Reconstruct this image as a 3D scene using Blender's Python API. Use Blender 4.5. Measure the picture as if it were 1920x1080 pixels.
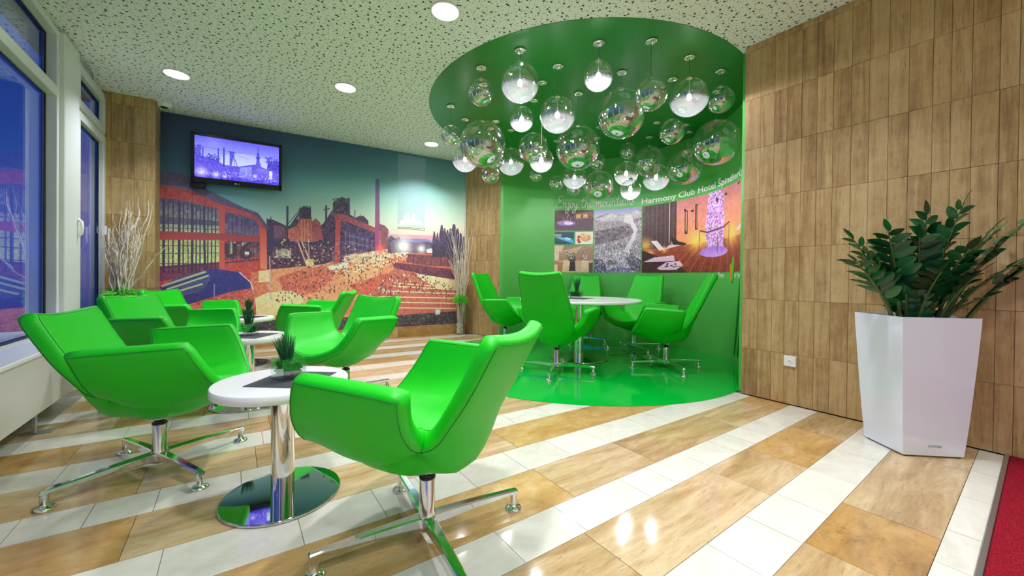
import bpy, bmesh, math, random
import numpy as np
from mathutils import Vector, Matrix, noise as mnoise

for _o in list(bpy.data.objects):
    bpy.data.objects.remove(_o, do_unlink=True)
SC = bpy.context.scene
COL = SC.collection
PI = math.pi

# ------------------------------------------------------------------ camera, world, light, exposure
CAM_H = 1.0
YAW, PITCH, ROLL, FPX = 0.623, 0.007, 0.011, 722.2
def _camera():
    fw0 = Vector((0, math.cos(PITCH), -math.sin(PITCH))); rt0 = Vector((1, 0, 0)); up0 = rt0.cross(fw0)
    rt = rt0 * math.cos(ROLL) + up0 * math.sin(ROLL)
    up = -rt0 * math.sin(ROLL) + up0 * math.cos(ROLL)
    R = Matrix.Rotation(-YAW, 3, 'Z')
    fw, rt, up = R @ fw0, R @ rt, R @ up
    cd = bpy.data.cameras.new('camera'); cam = bpy.data.objects.new('camera', cd); COL.objects.link(cam)
    m = Matrix((rt, up, -fw)).transposed().to_4x4(); m.translation = (0, 0, CAM_H)
    cam.matrix_world = m
    cd.sensor_width = 36; cd.sensor_fit = 'HORIZONTAL'; cd.lens = FPX / 1920 * 36
    cd.shift_y = -(540 - 525.2) / 1920
    cd.clip_start = 0.05; cd.clip_end = 100
    SC.camera = cam

_camera()

def _world():
    w = bpy.data.worlds.new('dusk'); SC.world = w; w.use_nodes = True
    nt = w.node_tree; nt.nodes.clear()
    out = nt.nodes.new('ShaderNodeOutputWorld'); bg = nt.nodes.new('ShaderNodeBackground')
    tc = nt.nodes.new('ShaderNodeTexCoord'); sep = nt.nodes.new('ShaderNodeSeparateXYZ')
    rp = nt.nodes.new('ShaderNodeValToRGB')
    rp.color_ramp.elements[0].position = 0.42; rp.color_ramp.elements[0].color = (0.012, 0.02, 0.10, 1)
    rp.color_ramp.elements[1].position = 0.75; rp.color_ramp.elements[1].color = (0.006, 0.045, 0.30, 1)
    e = rp.color_ramp.elements.new(0.52); e.color = (0.03, 0.09, 0.55, 1)
    mp = nt.nodes.new('ShaderNodeMapRange'); mp.inputs['From Min'].default_value = -1; mp.inputs['From Max'].default_value = 1
    nt.links.new(tc.outputs['Generated'], sep.inputs[0]); nt.links.new(sep.outputs['Z'], mp.inputs['Value'])
    nt.links.new(mp.outputs[0], rp.inputs[0]); nt.links.new(rp.outputs[0], bg.inputs[0])
    bg.inputs[1].default_value = 1.5
    nt.links.new(bg.outputs[0], out.inputs[0])
_world()
SC.view_settings.view_transform = 'Standard'; SC.view_settings.look = 'None'
SC.view_settings.exposure = 0.2; SC.view_settings.gamma = 1.0; SC.view_settings.use_curve_mapping = False
SC.cycles.caustics_reflective = False; SC.cycles.caustics_refractive = False
SC.cycles.max_bounces = 10; SC.cycles.diffuse_bounces = 5; SC.cycles.glossy_bounces = 5
SC.cycles.transparent_max_bounces = 24; SC.cycles.transmission_bounces = 6
SC.cycles.sample_clamp_indirect = 6.0
DOWNLIGHT_W = 17.5
BULB_W = 14.5

# ------------------------------------------------------------------ dimensions
CEIL = 3.03
XR = 3.62          # face of the stone wall on the right
XW = -1.23         # plane of the windows
NX, NY, NR = 3.5, 3.46, 1.85   # round niche
Y_FRONT = -2.6

# ------------------------------------------------------------------ helpers
def tag(o, label=None, cat=None, group=None, kind=None):
    if label: o['label'] = label
    if cat: o['category'] = cat
    if group: o['group'] = group
    if kind: o['kind'] = kind
    return o
def thing(name, label, cat, loc=(0, 0, 0), rz=0.0, group=None):
    o = bpy.data.objects.new(name, None); COL.objects.link(o)
    o.empty_display_size = 0.05
    o.location = loc; o.rotation_euler = (0, 0, rz)
    return tag(o, label, cat, group)
def dup(root, loc=None, rz=None, label=None, group=None):
    r = root.copy(); COL.objects.link(r)
    if loc is not None: r.location = loc
    if rz is not None: r.rotation_euler = (0, 0, rz)
    if label: r['label'] = label
    if group: r['group'] = group
    for ch in list(root.children):
        c = ch.copy(); COL.objects.link(c); c.parent = r
        for g in list(ch.children):
            d = g.copy(); COL.objects.link(d); d.parent = c
    return r

class MB:
    """collects plain geometry, then links it as one mesh object"""
    def __init__(s): s.v = []; s.f = []; s.sm = []
    def add(s, vs, fs, smooth=False):
        b = len(s.v); s.v += [tuple(p) for p in vs]
        for f in fs: s.f.append(tuple(b + i for i in f)); s.sm.append(smooth)
        return s
    def box(s, c, d, rz=0.0, M=None):
        hx, hy, hz = d[0] / 2, d[1] / 2, d[2] / 2
        vs = [Vector((x, y, z)) for z in (-hz, hz) for y in (-hy, hy) for x in (-hx, hx)]
        T = (M or Matrix.Identity(4)) @ Matrix.Translation(c) @ Matrix.Rotation(rz, 4, 'Z')
        return s.add([T @ v for v in vs], [(0, 2, 3, 1), (4, 5, 7, 6), (0, 1, 5, 4), (2, 6, 7, 3), (0, 4, 6, 2), (1, 3, 7, 5)])
    def bbox(s, c, d, b, rz=0.0, M=None):
        """box with chamfered edges"""
        hx, hy, hz = d[0] / 2, d[1] / 2, d[2] / 2
        T = (M or Matrix.Identity(4)) @ Matrix.Translation(c) @ Matrix.Rotation(rz, 4, 'Z')
        idx = {}; vs = []
        for sx in (-1, 1):
            for sy in (-1, 1):
                for sz in (-1, 1):
                    for ax in range(3):
                        p = [sx * (hx - b), sy * (hy - b), sz * (hz - b)]
                        p[ax] = (sx * hx, sy * hy, sz * hz)[ax]
                        idx[(sx, sy, sz, ax)] = len(vs); vs.append(T @ Vector(p))
        fs = []
        for ax in range(3):
            o1, o2 = [(1, 2), (2, 0), (0, 1)][ax]
            for sg in (-1, 1):
                q = []
                for a, c2 in ((-1, -1), (1, -1), (1, 1), (-1, 1)):
                    k = [0, 0, 0]; k[ax] = sg; k[o1] = a; k[o2] = c2
                    q.append(idx[(k[0], k[1], k[2], ax)])
                fs.append(tuple(q if sg > 0 else q[::-1]))
        for ax in range(3):               # edge chamfers run along ax
            o1, o2 = [(1, 2), (2, 0), (0, 1)][ax]
            for a in (-1, 1):
                for c2 in (-1, 1):
                    def K(e, w):
                        k = [0, 0, 0]; k[ax] = e; k[o1] = a; k[o2] = c2
                        return idx[(k[0], k[1], k[2], w)]
                    q = [K(-1, o1), K(1, o1), K(1, o2), K(-1, o2)]
                    fs.append(tuple(q[::-1] if a * c2 > 0 else q))
        for sx in (-1, 1):
            for sy in (-1, 1):
                for sz in (-1, 1):
                    q = [idx[(sx, sy, sz, 0)], idx[(sx, sy, sz, 1)], idx[(sx, sy, sz, 2)]]
                    fs.append(tuple(q if sx * sy * sz > 0 else q[::-1]))
        return s.add(vs, fs)
    def lathe(s, prof, n=32, c=(0, 0, 0), M=None, smooth=True, cap0=True, cap1=True):
        """prof: list of (r, z), bottom to top, turned about the z axis through c"""
        vs = []; fs = []; T = (M or Matrix.Identity(4)) @ Matrix.Translation(c)
        for r, z in prof:
            for i in range(n):
                a = 2 * PI * i / n; vs.append(T @ Vector((r * math.cos(a), r * math.sin(a), z)))
        for k in range(len(prof) - 1):
            for i in range(n):
                j = (i + 1) % n
                fs.append((k * n + i, k * n + j, (k + 1) * n + j, (k + 1) * n + i))
        s.add(vs, fs, smooth)
        if cap0 and prof[0][0] > 1e-6: s.add(vs[:n], [tuple(range(n - 1, -1, -1))])
        if cap1 and prof[-1][0] > 1e-6: s.add(vs[-n:], [tuple(range(n))])
        return s
    def tube(s, pts, r, n=8, closed=False, caps=True):
        pts = [Vector(p) for p in pts]; m = len(pts)
        rs = r if isinstance(r, (list, tuple)) else [r] * m
        up = None; vs = []
        for i, p in enumerate(pts):
            if closed: t = pts[(i + 1) % m] - pts[i - 1]
            else: t = pts[min(i + 1, m - 1)] - pts[max(i - 1, 0)]
            t = t.normalized() if t.length > 1e-9 else Vector((0, 0, 1))
            if up is None:
                up = Vector((0, 0, 1)) if abs(t.z) < 0.9 else Vector((1, 0, 0))
            up = (up - t * up.dot(t)); up = up.normalized() if up.length > 1e-6 else t.orthogonal().normalized()
            w = t.cross(up)
            for k in range(n):
                a = 2 * PI * k / n
                vs.append(p + (up * math.cos(a) + w * math.sin(a)) * rs[i])
        fs = []
        for i in range(m if closed else m - 1):
            j = (i + 1) % m
            for k in range(n):
                l = (k + 1) % n
                fs.append((i * n + k, j * n + k, j * n + l, i * n + l))
        s.add(vs, fs, True)
        if caps and not closed:
            s.add(vs[:n], [tuple(range(n))]); s.add(vs[-n:], [tuple(range(n - 1, -1, -1))])
        return s
    def prism(s, poly, h0, h1, M=None):
        """poly: CCW list of (x, y), extruded in z from h0 to h1"""
        T = M or Matrix.Identity(4); n = len(poly)
        vs = [T @ Vector((x, y, h0)) for x, y in poly] + [T @ Vector((x, y, h1)) for x, y in poly]
        fs = [tuple(range(n - 1, -1, -1)), tuple(range(n, 2 * n))]
        for i in range(n):
            j = (i + 1) % n; fs.append((i, j, n + j, n + i))
        return s.add(vs, fs)
    def mesh(s, name, mat):
        me = bpy.data.meshes.new(name); me.from_pydata(s.v, [], s.f); me.validate()
        if len(me.polygons) == len(s.sm): me.polygons.foreach_set('use_smooth', s.sm)
        if mat: me.materials.append(mat)
        me.update(); return me
    def build(s, name, mat, parent=None):
        o = bpy.data.objects.new(name, s.mesh(name, mat)); COL.objects.link(o)
        if parent: o.parent = parent
        return o
def link_mesh(name, me, parent=None, loc=None):
    o = bpy.data.objects.new(name, me); COL.objects.link(o)
    if parent: o.parent = parent
    if loc is not None: o.location = loc
    return o
def frame(p, n, u):
    """matrix with local x = u, local z = n, origin p"""
    n = Vector(n).normalized(); u = Vector(u).normalized(); v = n.cross(u)
    m = Matrix((u, v, n)).transposed().to_4x4(); m.translation = Vector(p); return m

# ------------------------------------------------------------------ materials
def S2L(*c):
    return tuple((x / 255 / 12.92) if x / 255 <= 0.04045 else ((x / 255 + 0.055) / 1.055) ** 2.4 for x in c) + (1,)
def mat(name, col=(0.8, 0.8, 0.8, 1), rough=0.5, metal=0.0, spec=0.5, emis=None, estr=0.0, coat=0.0):
    m = bpy.data.materials.new(name); m.use_nodes = True
    b = m.node_tree.nodes['Principled BSDF']
    b.inputs['Base Color'].default_value = col; b.inputs['Roughness'].default_value = rough
    b.inputs['Metallic'].default_value = metal; b.inputs['Specular IOR Level'].default_value = spec
    b.inputs['Coat Weight'].default_value = coat; b.inputs['Coat Roughness'].default_value = 0.08
    if emis: b.inputs['Emission Color'].default_value = emis; b.inputs['Emission Strength'].default_value = estr
    return m
class NT:
    def __init__(s, m): s.t = m.node_tree; s.b = s.t.nodes.get('Principled BSDF'); s.out = s.t.nodes.get('Material Output')
    def n(s, typ, **kw):
        nd = s.t.nodes.new(typ)
        for k, v in kw.items():
            if k in nd.inputs: nd.inputs[k].default_value = v
            else: setattr(nd, k, v)
        return nd
    def l(s, a, b): s.t.links.new(a, b)
    def ramp(s, fac, stops, interp='LINEAR'):
        r = s.n('ShaderNodeValToRGB'); cr = r.color_ramp; cr.interpolation = interp
        while len(cr.elements) < len(stops): cr.elements.new(0.5)
        for e, (p, c) in zip(cr.elements, stops): e.position = p; e.color = c
        s.l(fac, r.inputs[0]); return r.outputs[0]
    def mix(s, fac, a, b, mode='MIX'):
        m = s.n('ShaderNodeMix', data_type='RGBA', blend_type=mode)
        for k, v in ((0, fac), (6, a), (7, b)):
            if hasattr(v, 'links'): s.l(v, m.inputs[k])
            else: m.inputs[k].default_value = v
        return m.outputs[2]
    def math(s, op, a, b=0.0):
        m = s.n('ShaderNodeMath', operation=op)
        for k, v in ((0, a), (1, b)):
            if hasattr(v, 'links'): s.l(v, m.inputs[k])
            else: m.inputs[k].default_value = v
        return m.outputs[0]

def stone(name, stops, scale, rough, vein=None, pits=0.0, bump=0.1, var=0.25, coat=0.0, iso=0.0):
    """layered stone: each slab (object) takes its own cut of the same layered noise"""
    m = mat(name, rough=rough, coat=coat); t = NT(m)
    g = t.n('ShaderNodeNewGeometry'); oi = t.n('ShaderNodeObjectInfo')
    off = t.n('ShaderNodeVectorMath', operation='SCALE'); off.inputs[0].default_value = (37.0, 53.0, 71.0)
    t.l(oi.outputs['Random'], off.inputs['Scale'])
    ad = t.n('ShaderNodeVectorMath', operation='ADD'); t.l(g.outputs['Position'], ad.inputs[0]); t.l(off.outputs[0], ad.inputs[1])
    mp = t.n('ShaderNodeMapping'); mp.inputs['Scale'].default_value = scale; t.l(ad.outputs[0], mp.inputs[0])
    n1 = t.n('ShaderNodeTexNoise', Scale=1.0, Detail=6.0, Roughness=0.62, Distortion=0.8); t.l(mp.outputs[0], n1.inputs['Vector'])
    n2 = t.n('ShaderNodeTexNoise', Scale=5.0, Detail=4.0, Roughness=0.7, Distortion=0.4); t.l(mp.outputs[0], n2.inputs['Vector'])
    f = t.math('ADD', t.math('MULTIPLY', n1.outputs[0], 0.72), t.math('MULTIPLY', n2.outputs[0], 0.28))
    if iso:
        n4 = t.n('ShaderNodeTexNoise', Scale=11.0, Detail=8.0, Roughness=0.7); t.l(ad.outputs[0], n4.inputs['Vector'])
        f = t.math('ADD', t.math('MULTIPLY', f, 1 - iso), t.math('MULTIPLY', n4.outputs[0], iso))
    f = t.math('ADD', f, t.math('MULTIPLY', t.math('SUBTRACT', oi.outputs['Random'], 0.5), var))
    c = t.ramp(f, stops)
    if pits:
        n3 = t.n('ShaderNodeTexNoise', Scale=9.0, Detail=5.0, Roughness=0.75); t.l(mp.outputs[0], n3.inputs['Vector'])
        pm = t.ramp(n3.outputs[0], [(0.0, (1, 1, 1, 1)), (0.33, (1, 1, 1, 1)), (0.40, (0, 0, 0, 1)), (1.0, (0, 0, 0, 1))])
        c = t.mix(t.math('MULTIPLY', pm, pits), c, vein or (0.10, 0.055, 0.02, 1))
    t.l(c, t.b.inputs['Base Color'])
    bp = t.n('ShaderNodeBump', Strength=bump, Distance=0.004); t.l(n2.outputs[0], bp.inputs['Height']); t.l(bp.outputs[0], t.b.inputs['Normal'])
    return m

M = {}
M['wall_stone'] = stone('travertine wall', [(0.24, S2L(104, 76, 44)), (0.40, S2L(156, 122, 78)), (0.52, S2L(186, 154, 106)), (0.64, S2L(200, 172, 126)), (0.78, S2L(220, 198, 158))],
                        (17, 17, 1.1), 0.45, pits=0.8, var=0.10, iso=0.28)
M['tile_white'] = stone('pale limestone tile', [(0.2, S2L(188, 182, 170)), (0.5, S2L(212, 207, 196)), (0.8, S2L(226, 222, 212))], (3.5, 5, 3), 0.075, pits=0.0, bump=0.01, var=0.12)
M['tile_gold'] = stone('gold travertine tile', [(0.25, S2L(128, 96, 56)), (0.42, S2L(172, 132, 78)), (0.58, S2L(190, 154, 100)), (0.75, S2L(212, 184, 138))], (2.6, 5.5, 4), 0.085, pits=0.45, bump=0.02, var=0.22)
M['tile_beige'] = stone('beige veined travertine tile', [(0.25, S2L(136, 106, 70)), (0.42, S2L(172, 142, 100)), (0.56, S2L(194, 168, 130)), (0.75, S2L(214, 194, 162))], (1.6, 9, 4), 0.085, pits=0.55, vein=S2L(112, 94, 74), bump=0.02, var=0.18)
M['grout'] = mat('grey grout', S2L(120, 112, 100), 0.8)
M['plaster'] = mat('cream plaster', S2L(240, 238, 232), 0.7)
M['chrome'] = mat('polished chrome', (0.82, 0.82, 0.84, 1), 0.06, 1.0)
M['steel'] = mat('polished steel plate', (0.62, 0.64, 0.66, 1), 0.03, 1.0)
M['alu'] = mat('brushed aluminium', (0.62, 0.63, 0.66, 1), 0.35, 1.0)
M['black_plastic'] = mat('black plastic', (0.008, 0.008, 0.01, 1), 0.25)
M['white_lam'] = mat('white laminate', S2L(238, 238, 240), 0.22)
M['white_frame'] = mat('white painted window frame', S2L(222, 226, 226), 0.35)
M['white_panel'] = mat('off white panel', S2L(214, 210, 204), 0.45)
M['white_plastic'] = mat('white plastic', S2L(236, 236, 236), 0.35)
M['green_paint'] = mat('green wall paint', S2L(92, 188, 88), 0.38)
M['green_ceiling'] = mat('green ceiling paint', S2L(28, 132, 44), 0.32)
M['green_floor'] = mat('glossy green floor coating', S2L(4, 176, 58), 0.09, coat=0.3)
M['gasket'] = mat('black rubber gasket', (0.01, 0.012, 0.016, 1), 0.5)
M['slate'] = mat('charcoal place mat', S2L(62, 64, 70), 0.75)
M['diffuser'] = mat('lit downlight diffuser', (1, 1, 1, 1), 0.5, emis=(1, 0.99, 0.97, 1), estr=9.0)
M['bulb'] = mat('lit lamp bulb', (1, 1, 1, 1), 0.4, emis=(1, 0.97, 0.95, 1), estr=30.0)
M['cord'] = mat('thin grey cord', (0.12, 0.14, 0.12, 1), 0.4)
M['red_carpet'] = mat('red carpet', S2L(132, 18, 34), 0.95, spec=0.1)
M['pot_white'] = mat('white gloss planter', S2L(224, 227, 242), 0.14, coat=0.3)
M['soil'] = mat('dark soil', S2L(36, 28, 22), 0.95)
M['branch'] = mat('bleached willow branch', S2L(232, 220, 202), 0.7)
M['fluff'] = mat('green decorative grass', S2L(90, 214, 50), 0.7)
M['grass_dark'] = mat('dark green grass blades', S2L(24, 92, 48), 0.5)
M['pebble_white'] = mat('white pebbles', S2L(240, 238, 234), 0.6)
M['pebble_black'] = mat('black pebbles', S2L(30, 30, 36), 0.6, spec=0.25)
M['white_print'] = mat('white wall lettering', S2L(240, 244, 238), 0.5)
M['dark_print'] = mat('dark wall lettering', S2L(50, 60, 62), 0.5)

def fabric():
    m = mat('green leatherette', S2L(12, 192, 18), 0.46, spec=0.42); t = NT(m)
    n = t.n('ShaderNodeTexNoise', Scale=420.0, Detail=2.0); tc = t.n('ShaderNodeTexCoord'); t.l(tc.outputs['Object'], n.inputs['Vector'])
    bp = t.n('ShaderNodeBump', Strength=0.06, Distance=0.001); t.l(n.outputs[0], bp.inputs['Height']); t.l(bp.outputs[0], t.b.inputs['Normal'])
    return m
M['leather'] = fabric()
M['piping'] = mat('dark green seam piping', S2L(24, 130, 34), 0.5)

def carpet():
    m = M['red_carpet']; t = NT(m)
    n = t.n('ShaderNodeTexNoise', Scale=260.0, Detail=3.0); tc = t.n('ShaderNodeTexCoord'); t.l(tc.outputs['Object'], n.inputs['Vector'])
    c = t.ramp(n.outputs[0], [(0.3, S2L(88, 8, 22)), (0.6, S2L(146, 22, 40)), (0.8, S2L(176, 50, 62))]); t.l(c, t.b.inputs['Base Color'])
    bp = t.n('ShaderNodeBump', Strength=0.5, Distance=0.004); t.l(n.outputs[0], bp.inputs['Height']); t.l(bp.outputs[0], t.b.inputs['Normal'])
carpet()

def acoustic():
    """white plasterboard with scattered round holes of two sizes"""
    m = mat('perforated ceiling board', S2L(240, 243, 244), 0.8, spec=0.2); t = NT(m)
    g = t.n('ShaderNodeNewGeometry')
    mk = None
    for sc, th, seed in ((14.0, 0.125, 0.0), (21.0, 0.095, 4.3), (30.0, 0.08, 9.1)):
        mp = t.n('ShaderNodeMapping'); mp.inputs['Scale'].default_value = (sc, sc, 0.0); mp.inputs['Location'].default_value = (seed, seed * 1.7, 0.5)
        t.l(g.outputs['Position'], mp.inputs[0])
        v = t.n('ShaderNodeTexVoronoi', feature='F1', Scale=1.0, Randomness=0.85); v.voronoi_dimensions = '2D'; t.l(mp.outputs[0], v.inputs['Vector'])
        q = t.math('LESS_THAN', v.outputs['Distance'], th)
        mk = q if mk is None else t.math('MAXIMUM', mk, q)
    c = t.mix(mk, S2L(240, 243, 244), S2L(70, 74, 64)); t.l(c, t.b.inputs['Base Color'])
    return m
M['ceiling'] = acoustic()

def glass(name, tint=(1, 1, 1, 1), base=0.04, edge=0.9, rough=0.0, blend=0.35):
    """thin pane: lets light straight through and mirrors the room, more so at grazing angles"""
    m = bpy.data.materials.new(name); m.use_nodes = True; nt = m.node_tree; nt.nodes.clear(); t = NT(m)
    out = t.n('ShaderNodeOutputMaterial'); tr = t.n('ShaderNodeBsdfTransparent', Color=tint); gl = t.n('ShaderNodeBsdfGlossy', Color=(1, 1, 1, 1), Roughness=rough)
    lw = t.n('ShaderNodeLayerWeight', Blend=blend)
    f = t.math('ADD', t.math('MULTIPLY', lw.outputs['Facing'], edge - base), base)
    if blend < 0: pass
    mx = t.n('ShaderNodeMixShader'); t.l(f, mx.inputs[0]); t.l(tr.outputs[0], mx.inputs[1]); t.l(gl.outputs[0], mx.inputs[2]); t.l(mx.outputs[0], out.inputs[0])
    return m
M['pane'] = glass('window glass', (0.75, 0.8, 0.85, 1), 0.06, 0.75, blend=0.25)
M['globe_clear'] = glass('clear globe glass', (0.96, 0.97, 0.96, 1), 0.05, 0.55, blend=0.28)
M['globe_mirror'] = glass('half mirrored globe glass', (0.9, 0.9, 0.9, 1), 0.36, 0.75, blend=0.3)
M['vase_glass'] = glass('clear vase glass', (0.95, 0.97, 0.97, 1), 0.05, 0.55, blend=0.22)
def lit_bowl():
    m = bpy.data.materials.new('frosted lit bowl'); m.use_nodes = True; nt = m.node_tree; nt.nodes.clear(); t = NT(m)
    out = t.n('ShaderNodeOutputMaterial'); tr = t.n('ShaderNodeBsdfTransparent', Color=(0.95, 0.93, 0.98, 1)); gl = t.n('ShaderNodeBsdfGlossy', Color=(1, 1, 1, 1), Roughness=0.02)
    tl = t.n('ShaderNodeBsdfTranslucent', Color=(0.84, 0.82, 0.95, 1))
    a = t.n('ShaderNodeMixShader'); a.inputs[0].default_value = 0.04; t.l(tr.outputs[0], a.inputs[1]); t.l(tl.outputs[0], a.inputs[2])
    b = t.n('ShaderNodeMixShader'); b.inputs[0].default_value = 0.25; t.l(a.outputs[0], b.inputs[1]); t.l(gl.outputs[0], b.inputs[2])
    t.l(b.outputs[0], out.inputs[0]); return m
M['globe_lit'] = lit_bowl()
M['leaf'] = mat('glossy dark green leaf', S2L(22, 84, 44), 0.22)
def leafmat():
    t = NT(M['leaf']); oi = t.n('ShaderNodeObjectInfo')
    c = t.ramp(oi.outputs['Random'], [(0.0, S2L(12, 56, 30)), (0.6, S2L(26, 92, 50)), (1.0, S2L(52, 122, 72))]); t.l(c, t.b.inputs['Base Color'])
leafmat()
M['stem'] = mat('green plant stem', S2L(86, 108, 52), 0.5)

# ================================================================== the room
rnd = random.Random(4)
# ---- floor: joints recessed, every visible slab its own piece
FLOOR = MB().box((2.2, 1.9, -0.056), (7.4, 9.6, 0.1)).build('floor', M['grout']); tag(FLOOR, kind='structure')
# stripe edges as straight lines: y at x = -1.2 and at x = 3.62, near to far
LINES = [(0.135, 0.135), (0.225, 0.230), (0.530, 0.532), (0.757, 0.730), (1.085, 1.014), (1.305, 1.196), (1.640, 1.484),
         (1.900, 1.720), (2.225, 2.020), (2.435, 2.225), (2.750, 2.530), (2.985, 2.740), (3.300, 3.040), (3.520, 3.250), (3.840, 3.560),
         (4.060, 3.780), (4.380, 4.090), (4.600, 4.310), (4.920, 4.620), (5.140, 4.840), (5.460, 5.150), (5.680, 5.370), (6.000, 5.680), (6.230, 5.9), (6.56, 6.2)]
def line_y(k, x):
    a, b = LINES[k]; return a + (b - a) * (x + 1.2) / 4.82
def cam_px(p):
    from bpy_extras.object_utils import world_to_camera_view
    return world_to_camera_view(SC, SC.camera, Vector(p))
far_bufs = {}
n_piece = 0
bpy.context.view_layer.update()
for k in range(len(LINES) - 1):
    brown = (k % 2 == 1)
    x = -1.225; first = True
    while x < XR - 0.005:
        w = rnd.choice([0.61, 0.61, 0.46, 0.91]) if brown else rnd.choice([0.305, 0.305, 0.42, 0.21])
        if first: w *= rnd.uniform(0.3, 1.0); first = False
        x1 = min(x + w, XR)
        if XR - x1 < 0.08: x1 = XR
        g = 0.0012
        q = [(x + g, line_y(k, x) + g), (x1 - g, line_y(k, x1) + g), (x1 - g, line_y(k + 1, x1) - g), (x + g, line_y(k + 1, x) - g)]
        mt = 'tile_white' if not brown else rnd.choice(['tile_gold', 'tile_beige', 'tile_beige', 'tile_gold', 'tile_beige'])
        inside = all((a - NX) ** 2 + (b - NY) ** 2 < (NR - 0.03) ** 2 for a, b in q)
        cx = sum(a for a, b in q) / 4; cy = sum(b for a, b in q) / 4
        if not inside and cy < 6.5:
            vis = any(0 < (v := cam_px((a, b, 0))).x < 1 and 0 < v.y < 1 and v.z > 0 for a, b in q)
            dist = math.hypot(cx, cy)
            mb = MB(); mb.prism(q, -0.006, rnd.uniform(-0.0004, 0.0), None)
            if vis and dist < 4.6 and n_piece < 298:
                mb.build('floor_tile', M[mt], FLOOR); n_piece += 1
            else:
                bf = far_bufs.setdefault(mt, MB()); bf.add(mb.v, mb.f)
        x = x1
# floor in front of the entrance mat's left edge
for k in range(8):
    for j in range(9):
        x0 = -1.225 + j * 0.61; y1 = 0.133 - k * 0.33
        if x0 + 0.6 > 1.45 and k < 5: continue
        far_bufs.setdefault(['tile_beige', 'tile_white'][k % 2], MB()).box((x0 + 0.305 - 0.0, y1 - 0.165, -0.003), (0.606, 0.326, 0.006))
for mt, bf in far_bufs.items():
    tag(bf.build('distant_floor_tiles', M[mt], FLOOR), kind='stuff')

# ---- green disc on the floor of the niche (continues under the green wall)
fd = MB().lathe([(NR, 0.0), (NR, 0.004)], 96, (NX, NY, 0)).build('floor_niche', M['green_floor']); tag(fd, kind='structure')

# ---- ceiling
CE = MB().box((2.2, 1.9, CEIL + 0.05), (7.4, 9.6, 0.1)).build('ceiling', M['ceiling']); tag(CE, kind='structure')
cdm = MB().lathe([(NR - 0.003, CEIL - 0.004), (NR - 0.003, CEIL - 0.0005)], 96, (NX, NY, 0)).build('ceiling_niche', M['green_ceiling']); tag(cdm, kind='structure')

# ---- right wall with travertine panels
WR = MB().box((XR + 0.17, (1.565 + Y_FRONT) / 2, CEIL / 2), (0.26, 1.565 - Y_FRONT, CEIL)).build('wall_right', M['grout']); tag(WR, kind='structure')
YJ = [1.568, 1.443, 1.338, 1.247, 1.149, 1.049, 0.951, 0.846, 0.750, 0.651, 0.553, 0.445, 0.367, 0.283, 0.178, 0.108, -0.02, -0.12, -0.23, -0.33]
ZJ = [0.006, 0.408, 0.838, 1.268, 1.698, 2.128, 2.558, 2.975, 3.028]
def wall_panels(parent, rows, cols, place, m, r, name='stone_panel', t=0.04):
    """rows: z joints; cols: distances along the wall; place(s0, s1, z0, z1) -> matrix and size"""
    for i in range(len(cols) - 1):
        for j in range(len(rows) - 1):
            w = abs(cols[i + 1] - cols[i]) - 0.0016; h = rows[j + 1] - rows[j] - 0.0016
            T = place((cols[i] + cols[i + 1]) / 2, (rows[j] + rows[j + 1]) / 2, r.uniform(-0.0012, 0.0012))
            mb = MB().bbox((0, 0, 0), (w, h, t), 0.0012, 0, T); mb.build(name, m, parent)
wall_panels(WR, ZJ, YJ, lambda s, z, e: frame((XR + 0.02 + e, s, z), (-1, 0, 0), (0, -1, 0)), M['wall_stone'], random.Random(2))
mb = MB(); mb.box((XR + 0.02, (-0.335 + Y_FRONT) / 2, CEIL / 2), (0.038, -0.335 - Y_FRONT, CEIL - 0.01)); mb.build('plain_stone_facing', M['wall_stone'], WR)

# ---- round green wall of the niche
a0, a1 = math.radians(-84.0), math.radians(88.0)
mb = MB(); n = 72; vs = []; fs = []
for i in range(n + 1):
    a = a0 + (a1 - a0) * i / n
    for r_ in (NR, NR + 0.1):
        for z in (0.0, CEIL): vs.append((NX + r_ * math.cos(a), NY + r_ * math.sin(a), z))
for i in range(n):
    b = 4 * i; c = b + 4
    fs += [(b, b + 1, c + 1, c), (b + 2, c + 2, c + 3, b + 3)]
fs += [(0, 2, 3, 1), (4 * n, 4 * n + 1, 4 * n + 3, 4 * n + 2)]
mb.add(vs, fs, False); WN = mb.build('wall_niche', M['green_paint']); tag(WN, kind='structure')
for p in WN.data.polygons: p.use_smooth = len(p.vertices) == 4 and abs(p.normal.z) < 0.1 and p.area > 0.05
def cyl_pt(a, z, off=0.0):
    a = math.radians(a); r_ = NR - off
    return Vector((NX + r_ * math.cos(a), NY + r_ * math.sin(a), z))

# ---- stone pillar between mural and niche
M0 = Vector((-0.775, 6.49, 0)); M1 = Vector((3.32, 6.08, 0)); MU = (M1 - M0).normalized(); MN = Vector((MU.y, -MU.x, 0)); ML = (M1 - M0).length
P0 = Vector((3.335, 6.10, 0)); P1 = Vector((3.515, 5.46, 0)); P2 = Vector((3.565, 5.312, 0))
WP = MB().prism([(3.365, 6.12), (3.545, 5.475), (3.60, 5.345), (3.70, 5.34), (3.70, 6.3), (3.36, 6.3)], 0.0, CEIL).build('wall_pillar_right', M['grout']); tag(WP, kind='structure')
def seg_panels(parent, A, B, rows, cols, r, m=None, t=0.03):
    u = (B - A).normalized(); nrm = Vector((-u.y, u.x, 0))
    if nrm.dot(-A) < 0: nrm = -nrm
    L = (B - A).length
    wall_panels(parent, rows, [c * L for c in cols], lambda s, z, e: frame(A + u * s - nrm * (t / 2 + e) + Vector((0, 0, z)), nrm, u if Vector((0, 0, 1)).cross(u).dot(nrm) < 0 else -u), m or M['wall_stone'], r, t=t)
ZP = [0.004, 0.42, 0.85, 1.28, 1.71, 2.14, 2.57, 2.98, 3.028]
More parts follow.
